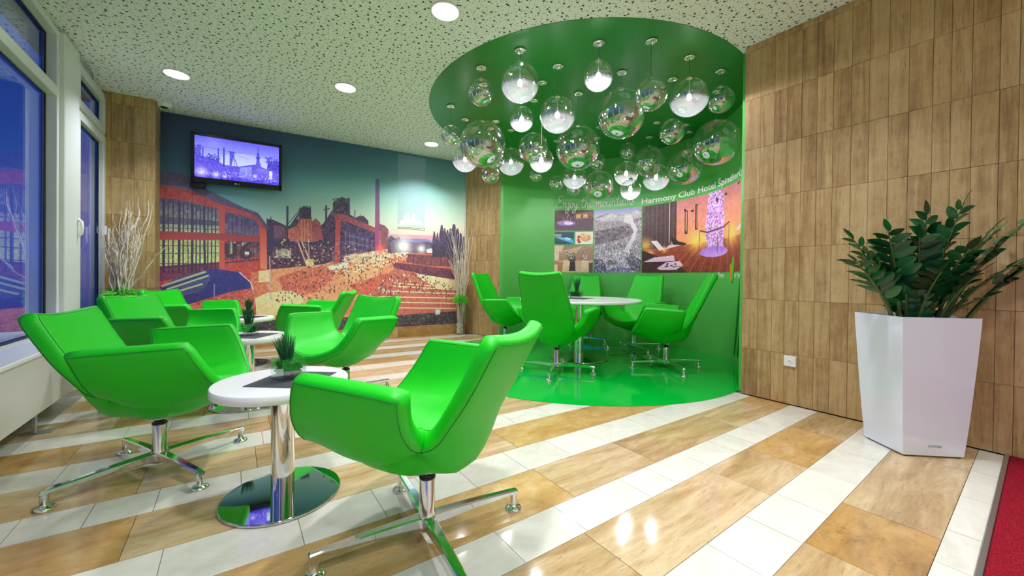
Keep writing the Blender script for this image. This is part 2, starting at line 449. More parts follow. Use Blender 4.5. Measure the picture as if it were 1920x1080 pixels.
seg_panels(WP, P0, P1, ZP, [0, 0.42, 1.0], random.Random(8))
seg_panels(WP, P1, P2, ZP, [0, 1.0], random.Random(9))
# ---- stone pillar in the left corner
WL = MB().prism([(-1.3, 6.20), (-0.80, 6.16), (-0.80, 6.6), (-1.3, 6.6)], 0.0, CEIL).build('wall_pillar_left', M['grout']); tag(WL, kind='structure')
ZL = [0.004, 0.42, 0.83, 1.25, 1.66, 2.08, 2.49, 2.91, 3.028]
seg_panels(WL, Vector((-1.24, 6.165, 0)), Vector((-0.772, 6.125, 0)), ZL, [0, 0.22, 0.62, 0.85, 1.0], random.Random(5))
seg_panels(WL, Vector((-0.772, 6.127, 0)), Vector((-0.765, 6.46, 0)), ZL, [0, 1.0], random.Random(6))

# ---- back wall carrying the mural
wb = MB(); Tm = frame(M0, MN, MU)      # local x along the wall, y = ?, z out of the wall
def mural_pt(u, z, off=0.0): return M0 + MU * u + MN * off + Vector((0, 0, z))
A = M0 - MU * 0.55; B = M1 + MU * 0.5
wb.prism([(A.x, A.y), (B.x, B.y), (B.x - MN.x * 0.15, B.y - MN.y * 0.15), (A.x - MN.x * 0.15, A.y - MN.y * 0.15)], 0.0, CEIL)
WB = wb.build('wall_back', M['plaster']); tag(WB, kind='structure')
BB = MB(); p = []
def wall_box(mb, u0, u1, z0, z1, o0, o1):
    mb.prism([tuple(mural_pt(u0, 0, o0).xy), tuple(mural_pt(u0, 0, o1).xy), tuple(mural_pt(u1, 0, o1).xy), tuple(mural_pt(u1, 0, o0).xy)], z0, z1); return mb
BBo = wall_box(MB(), 0.0, ML + 0.02, 0.0, 0.15, 0.0, 0.010).build('baseboard_back', M['grout']); tag(BBo, kind='structure')
for i in range(7):
    wall_box(MB(), i * 0.59 + 0.002, min((i + 1) * 0.59, ML + 0.015), 0.002, 0.158, 0.010, 0.022).build('baseboard_tile', M['tile_gold'], BBo)

# ---- walls behind the camera
w = MB().box((1.2, Y_FRONT - 0.08, CEIL / 2), (5.2, 0.16, CEIL)).build('wall_front', M['plaster']); tag(w, kind='structure')

# ---- window wall: fixed light with transom on the left, tilting sash with vent on the right
WWn = MB()
for y0, y1, z0, z1 in ((Y_FRONT, 6.2, 0.0, 0.46), (Y_FRONT, 6.2, 2.985, CEIL)):
    WWn.box((XW - 0.09, (y0 + y1) / 2, (z0 + z1) / 2), (0.14, y1 - y0, z1 - z0))
WWn.box((XW - 0.09, Y_FRONT + 0.1, CEIL / 2), (0.14, 0.2, CEIL))
o = WWn.build('wall_left', M['white_frame']); tag(o, kind='structure')
def pane(parent, y0, y1, z0, z1, xoff=-0.035):
    MB().box((XW + xoff, (y0 + y1) / 2, (z0 + z1) / 2), (0.006, y1 - y0, z1 - z0)).build('pane', M['pane'], parent)
def bars(mb, y0, y1, z0, z1, w, d, x):
    """rectangular frame, outer size given"""
    mb.bbox((x, y0 + w / 2, (z0 + z1) / 2), (d, w, z1 - z0), 0.004); mb.bbox((x, y1 - w / 2, (z0 + z1) / 2), (d, w, z1 - z0), 0.004)
    mb.bbox((x, (y0 + y1) / 2, z0 + w / 2), (d, y1 - y0 - 2 * w, w), 0.004); mb.bbox((x, (y0 + y1) / 2, z1 - w / 2), (d, y1 - y0 - 2 * w, w), 0.004)
def gask(parent, y0, y1, z0, z1, x):
    mb = MB(); bars(mb, y0, y1, z0, z1, 0.016, 0.012, x); mb.build('gasket', M['gasket'], parent)
wn = 0
for (y0, y1) in ((2.45, 4.78), (0.2, 2.25), (-2.3, 0.0)):
    wn += 1
    f = MB(); bars(f, y0, y1, 0.46, 2.985, 0.05, 0.09, XW)
    f.bbox((XW, (y0 + y1) / 2, 2.48), (0.085, y1 - y0 - 0.1, 0.085), 0.004)
    wo = f.build('window_%d' % wn, M['white_frame']); tag(wo, kind='structure')
    for z0, z1 in ((0.51, 2.4375), (2.5225, 2.935)):
        pane(wo, y0 + 0.05, y1 - 0.05, z0, z1); gask(wo, y0 + 0.05, y1 - 0.05, z0, z1, XW - 0.02)
# post
t1 = MB().bbox((XW + 0.01, 4.965, 1.745), (0.13, 0.37, 2.48), 0.006).build('trim_1', M['white_frame']); tag(t1, kind='structure')
for k, y in enumerate((2.35, 0.1)):
    t2 = MB().bbox((XW + 0.01, y, 1.745), (0.13, 0.2, 2.48), 0.006).build('trim_%d' % (k + 2), M['white_frame']); tag(t2, kind='structure')
# sash and vent beside the corner
f = MB(); bars(f, 5.15, 6.17, 0.46, 2.985, 0.05, 0.08, XW)
f.bbox((XW, 5.66, 2.52), (0.075, 0.92, 0.03), 0.003)
w4 = f.build('window_4', M['white_frame']); tag(w4, kind='structure')
for z0, z1 in ((0.51, 2.5), (2.54, 2.935)):
    s_ = MB(); bars(s_, 5.2, 6.12, z0, z1, 0.075, 0.06, XW + 0.025); sash = s_.build('sash', M['white_frame'], w4)
    pane(sash, 5.275, 6.045, z0 + 0.075, z1 - 0.075, 0.0); gask(sash, 5.275, 6.045, z0 + 0.075, z1 - 0.075, XW + 0.012)
hm = MB(); hm.bbox((XW + 0.062, 6.10, 1.47), (0.016, 0.03, 0.10), 0.003); hm.bbox((XW + 0.085, 6.10, 1.41), (0.014, 0.024, 0.17), 0.004)
hm.build('handle', M['white_plastic'], w4)
hk = MB().tube([(XW + 0.078, 5.10, 1.33), (XW + 0.10, 5.10, 1.35), (XW + 0.105, 5.10, 1.41), (XW + 0.10, 5.10, 1.46), (XW + 0.078, 5.10, 1.48)], 0.012, 10)
hk.build('pull_handle', M['white_plastic'], t1)
cl = MB().tube([(XW + 0.06, 5.35, 2.965), (XW + 0.075, 5.52, 2.975), (XW + 0.06, 5.62, 2.945)], 0.008, 8); cl.build('opener_arm', M['alu'], w4)
# ---- sill and hanging panel under the windows
sl = MB().bbox((-1.07, 1.2, 0.50), (0.22, 7.4, 0.028), 0.005).build('sill_left', M['white_lam']); tag(sl, kind='structure')
rp = thing('radiator_cover', 'long off-white radiator cover hanging under the window sill on small steel feet', 'radiator cover', (-0.985, 1.2, 0))
MB().bbox((0, 0, 0.3085), (0.022, 7.3, 0.355), 0.003).build('cover_panel', M['white_panel'], rp)
for y in (-2.6, -0.6, 1.0, 2.45):
    MB().bbox((-0.02, y, 0.075), (0.016, 0.03, 0.13), 0.002).bbox((-0.005, y, 0.005), (0.13, 0.05, 0.010), 0.002).build('foot', M['alu'], rp)
MB().bbox((-0.10, 0.2, 0.30), (0.07, 6.6, 0.30), 0.006).build('radiator_body', M['alu'], rp)

# ---- pavement outside
o = MB().box((-6.5, 2.5, -0.35), (10.2, 16, 0.1)).build('pavement_outside', M['grout']); tag(o, kind='structure')

# ---- red mat and its edging
t3 = MB().bbox((2.53, 0.126, 0.003), (2.18, 0.018, 0.010), 0.002).build('trim_4', M['alu']); tag(t3, kind='structure')
rm = MB().bbox((2.53, -0.69, 0.002), (2.16, 1.61, 0.016), 0.004).build('entrance_mat', M['red_carpet'])
tag(rm, 'red carpet entrance mat at the foot of the stone wall with a metal edge strip', 'mat')

# ================================================================== lights
def downlight(x, y, lab, grp=None):
    t = thing('downlight', lab, 'ceiling light', (x, y, CEIL), 0, grp)
    MB().lathe([(0.098, -0.001), (0.118, -0.001), (0.118, -0.006), (0.104, -0.010), (0.098, -0.004), (0.098, -0.001)], 36, cap0=False, cap1=False).build('trim_ring', M['white_plastic'], t)
    MB().lathe([(0.098, -0.003), (0.098, -0.0015)], 36).build('diffuser', M['diffuser'], t)
    ld = bpy.data.lights.new('downlight_lamp', 'AREA'); ld.shape = 'DISK'; ld.size = 0.19; ld.energy = DOWNLIGHT_W; ld.color = (0.92, 0.97, 1.0); ld.spread = math.radians(112)
    lo = bpy.data.objects.new('lamp', ld); COL.objects.link(lo); lo.parent = t; lo.location = (0, 0, -0.012)
    return t
downlight(1.295, 2.714, 'round recessed downlight nearest the camera at the top edge of the photo', 'round ceiling downlights')
downlight(-0.495, 5.198, 'round recessed downlight close to the windows and the left stone pillar', 'round ceiling downlights')
downlight(0.957, 4.449, 'round recessed downlight in mid ceiling left of the green disc', 'round ceiling downlights')
downlight(2.431, 5.537, 'small looking round downlight beside the right end of the mural', 'round ceiling downlights')
for x, y in ((0.55, 0.95), (2.35, 0.9), (-0.3, -0.3), (0.9, -1.4), (2.6, -1.2)):  # extra unseen downlights, added to brighten the room outside the frame
    downlight(x, y, 'added round fill downlight in the ceiling out of view', 'added fill downlights out of view')

PEND = [(2.053, 2.768, 2.736, 0.17, 1), (1.922, 3.223, 2.783, 0.125, 0), (2.528, 2.278, 2.742, 0.125, 1), (2.865, 1.994, 2.571, 0.135, 0), (3.353, 1.931, 2.663, 0.17, 1), (3.818, 1.877, 2.747, 0.125, 0), (2.377, 3.17, 2.626, 0.125, 1), (2.496, 2.76, 2.563, 0.17, 1), (3.072, 2.466, 2.621, 0.24, 0), (3.586, 2.242, 2.494, 0.125, 0), (4.202, 2.104, 2.479, 0.24, 0), (2.067, 4.156, 2.682, 0.115, 0), (2.106, 3.486, 2.399, 0.24, 0), (2.392, 4.393, 2.517, 0.165, 1), (2.82, 4.451, 2.401, 0.125, 0), (3.073, 4.332, 2.593, 0.185, 1), (2.758, 3.449, 2.484, 0.17, 0), (2.575, 3.086, 2.223, 0.125, 1), (3.041, 3.027, 2.429, 0.24, 0), (4.228, 3.811, 2.682, 0.115, 0), (3.67, 4.519, 2.547, 0.1, 0), (3.851, 4.264, 2.405, 0.11, 0), (3.926, 3.965, 2.443, 0.17, 1), (4.234, 4.297, 2.387, 0.115, 0), (3.943, 3.52, 2.24, 0.2, 0), (4.501, 3.493, 2.807, 0.115, 0), (4.79, 3.345, 2.675, 0.22, 0), (4.073, 3.181, 2.354, 0.155, 1), (3.952, 3.019, 2.102, 0.125, 1), (4.423, 2.982, 2.321, 0.17, 1), (4.785, 2.793, 2.473, 0.225, 0), (5.062, 2.904, 2.774, 0.115, 0), (2.736, 4.204, 2.501, 0.1, 0)]
PLAB = ['lit large clear globe pendant at the upper left of the cluster', 'small unlit globe pendant nearest the left rim of the green disc', 'lit small globe pendant in the top centre of the cluster',
 'unlit globe pendant at the top right of centre touching the edge of the biggest globe', 'lit large globe pendant at the upper right of the cluster', 'small dim globe pendant nearest the stone wall corner',
 'lit small globe pendant just under the upper left large globe', 'lit globe pendant with white bowl left of the biggest globe', 'biggest unlit globe pendant in the middle of the cluster',
 'small globe pendant alone between the biggest globe and the far right one', 'big unlit globe pendant at the far right beside the wall edge', 'small globe pendant at the far left edge of the cluster',
 'big unlit globe pendant at the left with the window reflected in it', 'lit globe pendant low at the left in front of the mural top', 'small globe pendant hanging in front of the right stone pillar top',
 'lit globe pendant partly behind the big left globe', 'unlit globe pendant left of centre above a small lit one', 'lit small globe pendant below the left of centre globe',
 'big unlit globe pendant in the lower centre of the cluster', 'small globe pendant right below the lower central big globe', 'tiny globe pendant low between the left and central globes',
 'tiny globe pendant left of the two lowest lit globes', 'lit globe pendant above the lettering at lower left centre', 'tiny globe pendant tucked under the lit lower left one',
 'low unlit globe pendant hanging above the word mountains', 'small globe pendant below the biggest one near the ceiling', 'unlit globe pendant stacked above a lit one at lower right of centre',
 'lit globe pendant at the lower centre right', 'lit lowest small globe pendant above the ski slope picture', 'lit globe pendant low and right above the hotel lettering',
 'unlit globe pendant below the far right big one', 'small globe pendant left of the far right big one near the ceiling', 'tiny globe pendant in the shadow of the big left globe']
def hemi(r, z0, z1, n=14):
    return [(math.sqrt(max(r * r - z * z, 0)), z) for z in [r * math.sin(a0 + (a1 - a0) * i / n) for i in range(n + 1) for a0, a1 in [(math.asin(z0 / r), math.asin(z1 / r))]]]
for (x, y, z, r, lit), lab in zip(PEND, PLAB):
    t = thing('globe_pendant', lab, 'pendant lamp', (x, y, CEIL), 0, 'glass globe pendants under the green ceiling disc')
    zc = z - CEIL
    MB().lathe([(0.030, -0.003), (0.046, -0.003), (0.052, -0.010), (0.048, -0.017), (0.030, -0.020), (0.018, -0.014), (0.012, -0.008)], 24).build('rosette', M['chrome'], t)
    top = zc + r
    MB().tube([(0, 0, -0.006), (0, 0, top + 0.01)], 0.0022, 6).build('cord', M['cord'], t)
    MB().lathe([(0.026, top - 0.004), (0.026, top + 0.004), (0.010, top + 0.016), (0.004, top + 0.03)], 16).build('cap', M['chrome'], t)
    MB().lathe(hemi(r, -0.12 * r, 0.992 * r), 40, (0, 0, zc), cap0=False, cap1=False).build('clear_dome', M['globe_clear'], t)
    MB().lathe(hemi(r, -0.9999 * r, -0.12 * r), 40, (0, 0, zc), cap0=False, cap1=False).build('mirrored_bowl', M['globe_lit' if lit else 'globe_mirror'], t)
    if lit:
        st = MB().tube([(0, 0, top), (0, 0, zc + 0.045)], 0.006, 8); st.lathe([(0.014, zc + 0.02), (0.016, zc + 0.05), (0.010, zc + 0.06)], 14); st.build('lamp_holder', M['chrome'], t)
        MB().lathe([(0.001, -0.034), (0.014, -0.028), (0.021, -0.010), (0.018, 0.006), (0.013, 0.022)], 18, (0, 0, zc)).build('bulb', M['bulb'], t)
        pl = bpy.data.lights.new('pendant_lamp', 'SPOT'); pl.energy = BULB_W; pl.spot_size = math.radians(179); pl.spot_blend = 0.03; pl.shadow_soft_size = 0.018; pl.color = (1, 0.97, 0.96)
        po = bpy.data.objects.new('lamp', pl); COL.objects.link(po); po.parent = t; po.location = (0, 0, zc - 0.05)

# ================================================================== chairs
def catmull(pts, t):
    n = len(pts) - 1; s = min(max(t, 0), 1) * n; i = min(int(s), n - 1); f = s - i
    P = [pts[max(i - 1, 0)], pts[i], pts[i + 1], pts[min(i + 2, n)]]
    return [0.5 * (2 * b + (c - a) * f + (2 * a - 5 * b + 4 * c - d) * f * f + (3 * b - a - 3 * c + d) * f ** 3) for a, b, c, d in zip(*P)]
SEAT_X0, SEAT_X1, SEAT_W = 0.35, -0.125, 0.186
ARM = [(0, 0), (0.36, 0.13), (0.68, 0.40), (0.88, 0.70), (1.0, 1.0)]
LOW = [(-0.125, 0.388), (-0.165, 0.435), (-0.21, 0.52), (-0.26, 0.62), (-0.31, 0.725), (-0.352, 0.812)]
TALL = [(-0.125, 0.388), (-0.165, 0.435), (-0.21, 0.52), (-0.265, 0.64), (-0.33, 0.79), (-0.395, 0.93), (-0.45, 1.045)]
def seat_z(s): return catmull([(0.418,), (0.416,), (0.407,), (0.395,), (0.388,)], s)[0]
def chair_shell(tall):
    NP, NA, NS, NB = 10, 9, 12, 20 if tall else 14
    BK = TALL if tall else LOW
    pos = {}; thk = {}
    def smooth(x): x = min(max(x, 0), 1); return x * x * (3 - 2 * x)
    def lift(s): return 0.035 + 0.08 * s * s
    def bend(s): return 0.03 * s * s
    for j in range(NS + 1):
        s = j / NS
        t0 = 0.07 + 0.06 * smooth(s * 1.7) - 0.035 * smooth((s - 0.7) / 0.3)
        for i in range(-NA, NP + NA + 1):
            if 0 <= i <= NP:
                p = 2 * i / NP - 1
                pos[i, j] = Vector((SEAT_X0 + (SEAT_X1 - SEAT_X0) * s + (bend(s) - 0.012 * (1 - s)) * p * p, p * SEAT_W, seat_z(s) + lift(s) * p * p))
                thk[i, j] = t0 * (1 - 0.22 * p * p)
            else:
                sg = -1 if i < 0 else 1; a = (-i if i < 0 else i - NP) / NA
                yy, zz = catmull(ARM, a)
                xf = SEAT_X0 - 0.012 - 0.125 * a ** 1.2; xr = SEAT_X1 + bend(1) - 0.06 * a
                zb = seat_z(s) + lift(s)
                pos[i, j] = Vector((xf + (xr - xf) * s, sg * (SEAT_W + 0.158 * yy), zb + (0.684 - 0.012 * s - zb) * zz))
                thk[i, j] = t0 * 0.78 + (0.062 - t0 * 0.78) * smooth(a * 1.3)
    tb = 0.095
    for k in range(1, NB + 1):
        b = k / NB; X, Z = catmull(BK, b)
        for i in range(NP + 1):
            p = 2 * i / NP - 1
            if tall: W = SEAT_W + 0.065 * smooth(b / 0.45) - 0.045 * smooth((b - 0.45) / 0.55)
            else: W = SEAT_W + 0.04 * smooth(b / 0.6)
            W -= 0.010 * smooth((b - 0.93) / 0.07)
            pos[i, NS + k] = Vector((X + (0.022 + 0.008 * (1 - b) ** 2) * p * p, p * W, Z + 0.115 * p * p * (1 - b) ** 2.2 + 0.016 * (p * p - 0.5) * b ** 3))
            thk[i, NS + k] = (tb + (0.058 - tb) * smooth(b * 2.2)) * (1 - 0.22 * p * p * (1 - b))
    quads = []
    for j in range(NS):
        for i in range(-NA, NP + NA): quads.append(((i, j), (i + 1, j), (i + 1, j + 1), (i, j + 1)))
    for j in range(NS, NS + NB):
        for i in range(NP): quads.append(((i, j), (i + 1, j), (i + 1, j + 1), (i, j + 1)))
    nrm = {k: Vector() for k in pos}; outd = {k: Vector() for k in pos}
    cnt = {}
    for q in quads:
        a, b, c, d = (pos[k] for k in q); n = (c - a).cross(d - b)
        for k in q: nrm[k] += n.normalized()
        for u, v in zip(q, q[1:] + q[:1]): cnt.setdefault(frozenset((u, v)), []).append((u, v, n))
    for k in nrm: nrm[k].normalize()
    sgn = 1 if nrm[NP // 2, 3].z > 0 else -1
    for k in nrm: nrm[k] *= sgn
    nxt = {}
    for e, l in cnt.items():
        if len(l) == 1:
            u, v, n = l[0]; nxt[u] = v
            d = (pos[v] - pos[u]).cross(n * 1.0); d.normalize()
            outd[u] += d; outd[v] += d
    for k in outd:
        if outd[k].length > 0: outd[k].normalize()
    Q = {k: pos[k] - nrm[k] * thk[k] for k in pos}
    keys = list(pos); idx = {k: i for i, k in enumerate(keys)}; N = len(keys)
    vs = [pos[k] for k in keys] + [Q[k] for k in keys]; fs = []
    for q in quads:
        t = [idx[k] for k in q]
        if sgn < 0: t = t[::-1]
        fs.append(tuple(t)); fs.append(tuple(N + x for x in t[::-1]))
    loop = []; st = next(iter(nxt)); c = st
    while True:
        loop.append(c); c = nxt[c]
        if c == st: break
    rim = []
    for k in loop:
        r = [idx[k]]
        for ang in (0.16, 0.32, 0.5, 0.68, 0.84):
            th = PI * ang; f = (1 - math.cos(th)) / 2
            vs.append(pos[k].lerp(Q[k], f) + outd[k] * (0.30 * thk[k] * math.sin(th) ** 0.8)); r.append(len(vs) - 1)
        r.append(N + idx[k]); rim.append(r)
    for a in range(len(rim)):
        b = (a + 1) % len(rim)
        for m in range(6):
            t = (rim[a][m], rim[a][m + 1], rim[b][m + 1], rim[b][m])
            fs.append(t if sgn > 0 else t[::-1])
    mb = MB(); mb.add(vs, fs, True)
    me = mb.mesh('tall_shell' if tall else 'low_shell', M['leather'])
    bm = bmesh.new(); bm.from_mesh(me); bmesh.ops.recalc_face_normals(bm, faces=bm.faces); bm.to_mesh(me); bm.free()
    pm = MB(); inner = [pos[k] + outd[k] * 0.002 for k in loop]; outer = [Q[k] + outd[k] * 0.004 for k in loop]
    pm.tube(inner, 0.0013, 5, closed=True); pm.tube(outer, 0.0014, 5, closed=True)
    pe = pm.mesh('shell_piping', M['piping'])
    return me, pe
def base_meshes():
    cm = MB().lathe([(0.030, 0.040), (0.034, 0.048), (0.034, 0.10), (0.0295, 0.108), (0.0295, 0.232), (0.026, 0.236)], 28).mesh('column', M['chrome'])
    rg = MB().lathe([(0.027, 0.232), (0.031, 0.234), (0.031, 0.243), (0.024, 0.245)], 24).mesh('collar', M['black_plastic'])
    pl = MB().lathe([(0.019, 0.243), (0.019, 0.252), (0.036, 0.258), (0.055, 0.268), (0.075, 0.288)], 24).mesh('swivel_plate', M['chrome'])
    lg = MB(); vs = []; st = [(0.020, 0.024, 0.046, 0.096), (0.06, 0.021, 0.054, 0.096), (0.20, 0.017, 0.062, 0.093), (0.36, 0.0145, 0.063, 0.085), (0.398, 0.014, 0.060, 0.082), (0.402, 0.013, 0.062, 0.080)]
    for x, hw, z0, z1 in st:
        c = 0.005
        vs += [(x, -hw, z0 + c), (x, -hw + c, z0), (x, hw - c, z0), (x, hw, z0 + c), (x, hw, z1 - c), (x, hw - c, z1), (x, -hw + c, z1), (x, -hw, z1 - c)]
    fs = []
    for a in range(len(st) - 1):
        for k in range(8):
            fs.append((a * 8 + k, a * 8 + (k + 1) % 8, (a + 1) * 8 + (k + 1) % 8, (a + 1) * 8 + k))
    fs += [tuple(range(7, -1, -1)), tuple(range(len(vs) - 8, len(vs)))]
    lg.add(vs, [f[::-1] for f in fs[:-2]] + [f[::-1] for f in fs[-2:]])
    lme = lg.mesh('leg', M['chrome'])
    bm = bmesh.new(); bm.from_mesh(lme); bmesh.ops.recalc_face_normals(bm, faces=bm.faces); bm.to_mesh(lme); bm.free()
    gl = MB().lathe([(0.036, 0.0), (0.036, 0.006), (0.030, 0.012), (0.017, 0.016), (0.014, 0.022), (0.014, 0.066)], 22, (0.385, 0, 0)).mesh('glide', M['chrome'])
    return cm, rg, pl, lme, gl
BASE = base_meshes(); SHELL = {False: chair_shell(False), True: chair_shell(True)}
def chair(tall, x, y, face, legang, label, group):
    t = thing('tall_swivel_chair' if tall else 'low_swivel_chair', label, 'chair', (x, y, 0.004 if tall else 0.0), math.radians(face), group)
    sm, pm = SHELL[tall]
    sh = link_mesh('upholstered_shell', sm, t); link_mesh('piping', pm, sh)
    c = link_mesh('column', BASE[0], t); link_mesh('collar', BASE[1], c); link_mesh('swivel_plate', BASE[2], t)
    for k in range(4):
        l = link_mesh('leg', BASE[3], t); l.rotation_euler = (0, 0, math.radians(legang - face + 90 * k)); link_mesh('glide', BASE[4], l)
    return t
GL = 'low green lounge chairs around the three small tables'; GT = 'tall green chairs around the meeting table'
chair(False, 0.60, 1.375, 124, -5, 'low green swivel chair nearest the camera, seen from its side and back', GL)
chair(False, -0.31, 2.64, -12, 28, 'low green swivel chair at the front left, its arm side towards the camera', GL)
chair(False, -0.39, 4.10, -33, 40, 'low green swivel chair behind the front left one, second in the row by the windows', GL)
chair(False, -0.37, 5.47, -33, 20, 'low green swivel chair farthest along the windows, beside the mural', GL)
chair(False, 0.735, 3.33, 209, 15, 'low green swivel chair with its open front towards the camera, right of the middle table', GL)
chair(False, 0.77, 4.92, 152, 30, 'low green swivel chair in front of the mural, half hidden behind another one', GL)
chair(True, 3.29, 4.74, -62, 10, 'tall green swivel chair beside the right stone pillar, at the left of the meeting table', GT)
chair(True, 2.79, 3.05, 25, 37, 'tall green swivel chair with its back to the camera in front of the meeting table', GT)
chair(True, 4.42, 4.27, 215, 20, 'tall green swivel chair mostly hidden behind the meeting table vase', GT)
chair(True, 4.54, 3.38, 190, -25, 'tall green swivel chair facing the camera under the ski slope picture', GT)
chair(True, 3.94, 2.50, 125, -31, 'tall green swivel chair nearest the stone wall corner, seen from its side', GT)

# ================================================================== tables
def low_table(x, y, label):
    t = thing('low_round_table', label, 'table', (x, y, 0), 0, 'small round white tables')
    MB().lathe([(0.266, 0.488), (0.27, 0.491), (0.27, 0.521), (0.267, 0.525)], 64).build('table_top', M['white_lam'], t)
    MB().lathe([(0.0475, 0.013), (0.0475, 0.486)], 36).build('column', M['chrome'], t)
    MB().lathe([(0.085, 0.474), (0.085, 0.488)], 32).build('mounting_plate', M['alu'], t)
    MB().lathe([(0.236, 0.0), (0.24, 0.003), (0.24, 0.010), (0.236, 0.013)], 64).build('base_plate', M['steel'], t)
    return t
low_table(0.180, 2.020, 'small round white table nearest the camera on a chrome column')
low_table(0.080, 3.630, 'small round white table in the middle of the row of three')
low_table(0.100, 5.200, 'small round white table farthest away, next to the mural')
t = thing('round_meeting_table', 'large round white meeting table in the green niche on a chrome column', 'table', (3.50, 3.42, 0.004))
MB().lathe([(0.735, 0.708), (0.745, 0.713), (0.745, 0.734), (0.738, 0.74)], 80).build('table_top', M['white_lam'], t)
MB().lathe([(0.056, 0.012), (0.056, 0.706)], 36).build('column', M['chrome'], t)
MB().lathe([(0.12, 0.694), (0.12, 0.708)], 32).build('mounting_plate', M['alu'], t)
MB().lathe([(0.355, 0.0), (0.36, 0.003), (0.36, 0.009), (0.355, 0.012)], 72).build('base_plate', M['steel'], t)

# ---- place mats and glass cubes with grass
def mat_(x, y, z, s, rz, label):
    o = MB().bbox((0, 0, 0.0015), (s, s, 0.003), 0.0008).build('place_mat', M['slate']); o.location = (x, y, z); o.rotation_euler = (0, 0, math.radians(rz))
    tag(o, label, 'place mat', 'charcoal place mats')
mat_(0.215, 2.00, 0.525, 0.27, -38, 'charcoal square place mat on the nearest low table')
mat_(0.10, 3.61, 0.525, 0.27, -38, 'charcoal square place mat on the middle low table')
mat_(0.12, 5.20, 0.525, 0.27, -38, 'charcoal square place mat on the farthest low table')
mat_(3.50, 3.45, 0.744, 0.30, 20, 'charcoal square place mat on the meeting table')
def blades(n, h, spread, r, w=0.0022, seed=0, z0=0.0):
    rr = random.Random(seed); mb = MB()
    for _ in range(n):
        a = rr.uniform(0, 2 * PI); q = rr.random() ** 0.5; hh = h * rr.uniform(0.75, 1.0)
        b0 = Vector((r * q * math.cos(a), r * q * math.sin(a), z0)); b1 = b0 + Vector((spread * q * math.cos(a), spread * q * math.sin(a), hh))
        mid = b0.lerp(b1, 0.5) + Vector((0, 0, 0.06 * hh))
        mb.tube([b0, mid, b1], [w, w, w * 0.35], 3)
    return mb
def cube_vase(x, y, z, s, h, rz, lean, gh, label, seed):
    t = thing('glass_cube_vase', label, 'vase', (x, y, z), math.radians(rz), 'glass cube vases with dark grass')
    mb = MB(); th = 0.004
    mb.box((0, 0, 0.006), (s, s, 0.012))
    for sx, sy in ((1, 0), (-1, 0), (0, 1), (0, -1)):
        mb.box((sx * (s / 2 - th / 2), sy * (s / 2 - th / 2), h / 2), (th if sx else s, th if sy else s, h))
    mb.build('glass_cube', M['vase_glass'], t)
    rr = random.Random(seed); pb = MB()
    for _ in range(240):
        r = rr.uniform(0.008, 0.014); m = s / 2 - th - r
        c = Vector((rr.uniform(-m, m), rr.uniform(-m, m), 0.013 + r + rr.random() * (h * 0.62 - r)))
        if abs(c.x) < m * 0.55 and abs(c.y) < m * 0.55 and c.z < h * 0.55: continue
        pb.lathe([(0, -r * 0.7), (r * 0.8, -r * 0.4), (r, 0.05 * r), (r * 0.7, r * 0.5), (0, r * 0.7)], 7, c, cap0=False, cap1=False)
    tag(pb.build('pebbles', M['pebble_black'], t), kind='stuff')
    g = blades(70, gh, 0.035, 0.016, seed=seed, z0=h * 0.55).build('grass_tuft', M['grass_dark'], t)
    g.rotation_euler = lean
    return t
cube_vase(0.200, 2.02, 0.528, 0.104, 0.098, 22, (0.0, -0.12, 0), 0.15, 'glass cube vase with grass tuft on the nearest low table', 1)
cube_vase(0.085, 3.63, 0.528, 0.098, 0.092, 30, (0.0, 0.02, 0), 0.16, 'glass cube vase with grass tuft on the middle low table', 2)
cube_vase(0.115, 5.22, 0.528, 0.098, 0.092, 10, (0.0, 0.05, 0), 0.16, 'glass cube vase with grass tuft on the farthest low table', 3)
cube_vase(3.50, 3.47, 0.747, 0.15, 0.10, 20, (0.0, 0.02, 0), 0.22, 'glass vase with thin grass tuft on the white meeting table', 4)

# ================================================================== planter with plant
pt = thing('potted_plant', 'tall white tapered planter with a dark green leafy plant beside the stone wall', 'potted plant', (3.317, 0.47, 0.0))
eu = Vector((0.164, 0.200, 0)).normalized(); ev = Vector((0.238, -0.209, 0)).normalized()
def rect(k, z, inset=0.0):
    hu, hv = 0.1295 * k - inset, 0.1585 * k - inset
    return [eu * a * hu + ev * b * hv + Vector((0, 0, z)) for a, b in ((-1, -1), (-1, 1), (1, 1), (1, -1))]
mb = MB(); prof = [(0.965, 0.006, 0), (1.0, 0.010, 0), (1.075, 0.18, 0), (1.14, 0.36, 0), (1.20, 0.54, 0), (1.25, 0.70, 0), (1.275, 0.80, 0), (1.275, 0.80, 0.012), (1.26, 0.74, 0.014)]
vs = []; fs = []
for k, z, i in prof: vs += rect(k, z, i)
for a in range(len(prof) - 1):
    for c in range(4): fs.append((a * 4 + c, a * 4 + (c + 1) % 4, a * 4 + 4 + (c + 1) % 4, a * 4 + 4 + c))
fs.append((3, 2, 1, 0)); mb.add(vs, fs)
pot = mb.build('planter', M['pot_white'], pt)
bm = bmesh.new(); bm.from_mesh(pot.data); bmesh.ops.recalc_face_normals(bm, faces=bm.faces); bm.to_mesh(pot.data); bm.free()
mb = MB()
for c in rect(0.86, 0.0): mb.lathe([(0.014, 0.0), (0.014, 0.008)], 10, c)
mb.build('feet', M['black_plastic'], pt)
mb = MB(); r0 = rect(1.262, 0.735, 0.012); mb.add(r0 + [p - Vector((0, 0, 0.03)) for p in rect(1.2, 0.735, 0.012)], [(0, 1, 2, 3), (7, 6, 5, 4), (0, 4, 5, 1), (1, 5, 6, 2), (2, 6, 7, 3), (3, 7, 4, 0)]); mb.build('soil', M['soil'], pt)
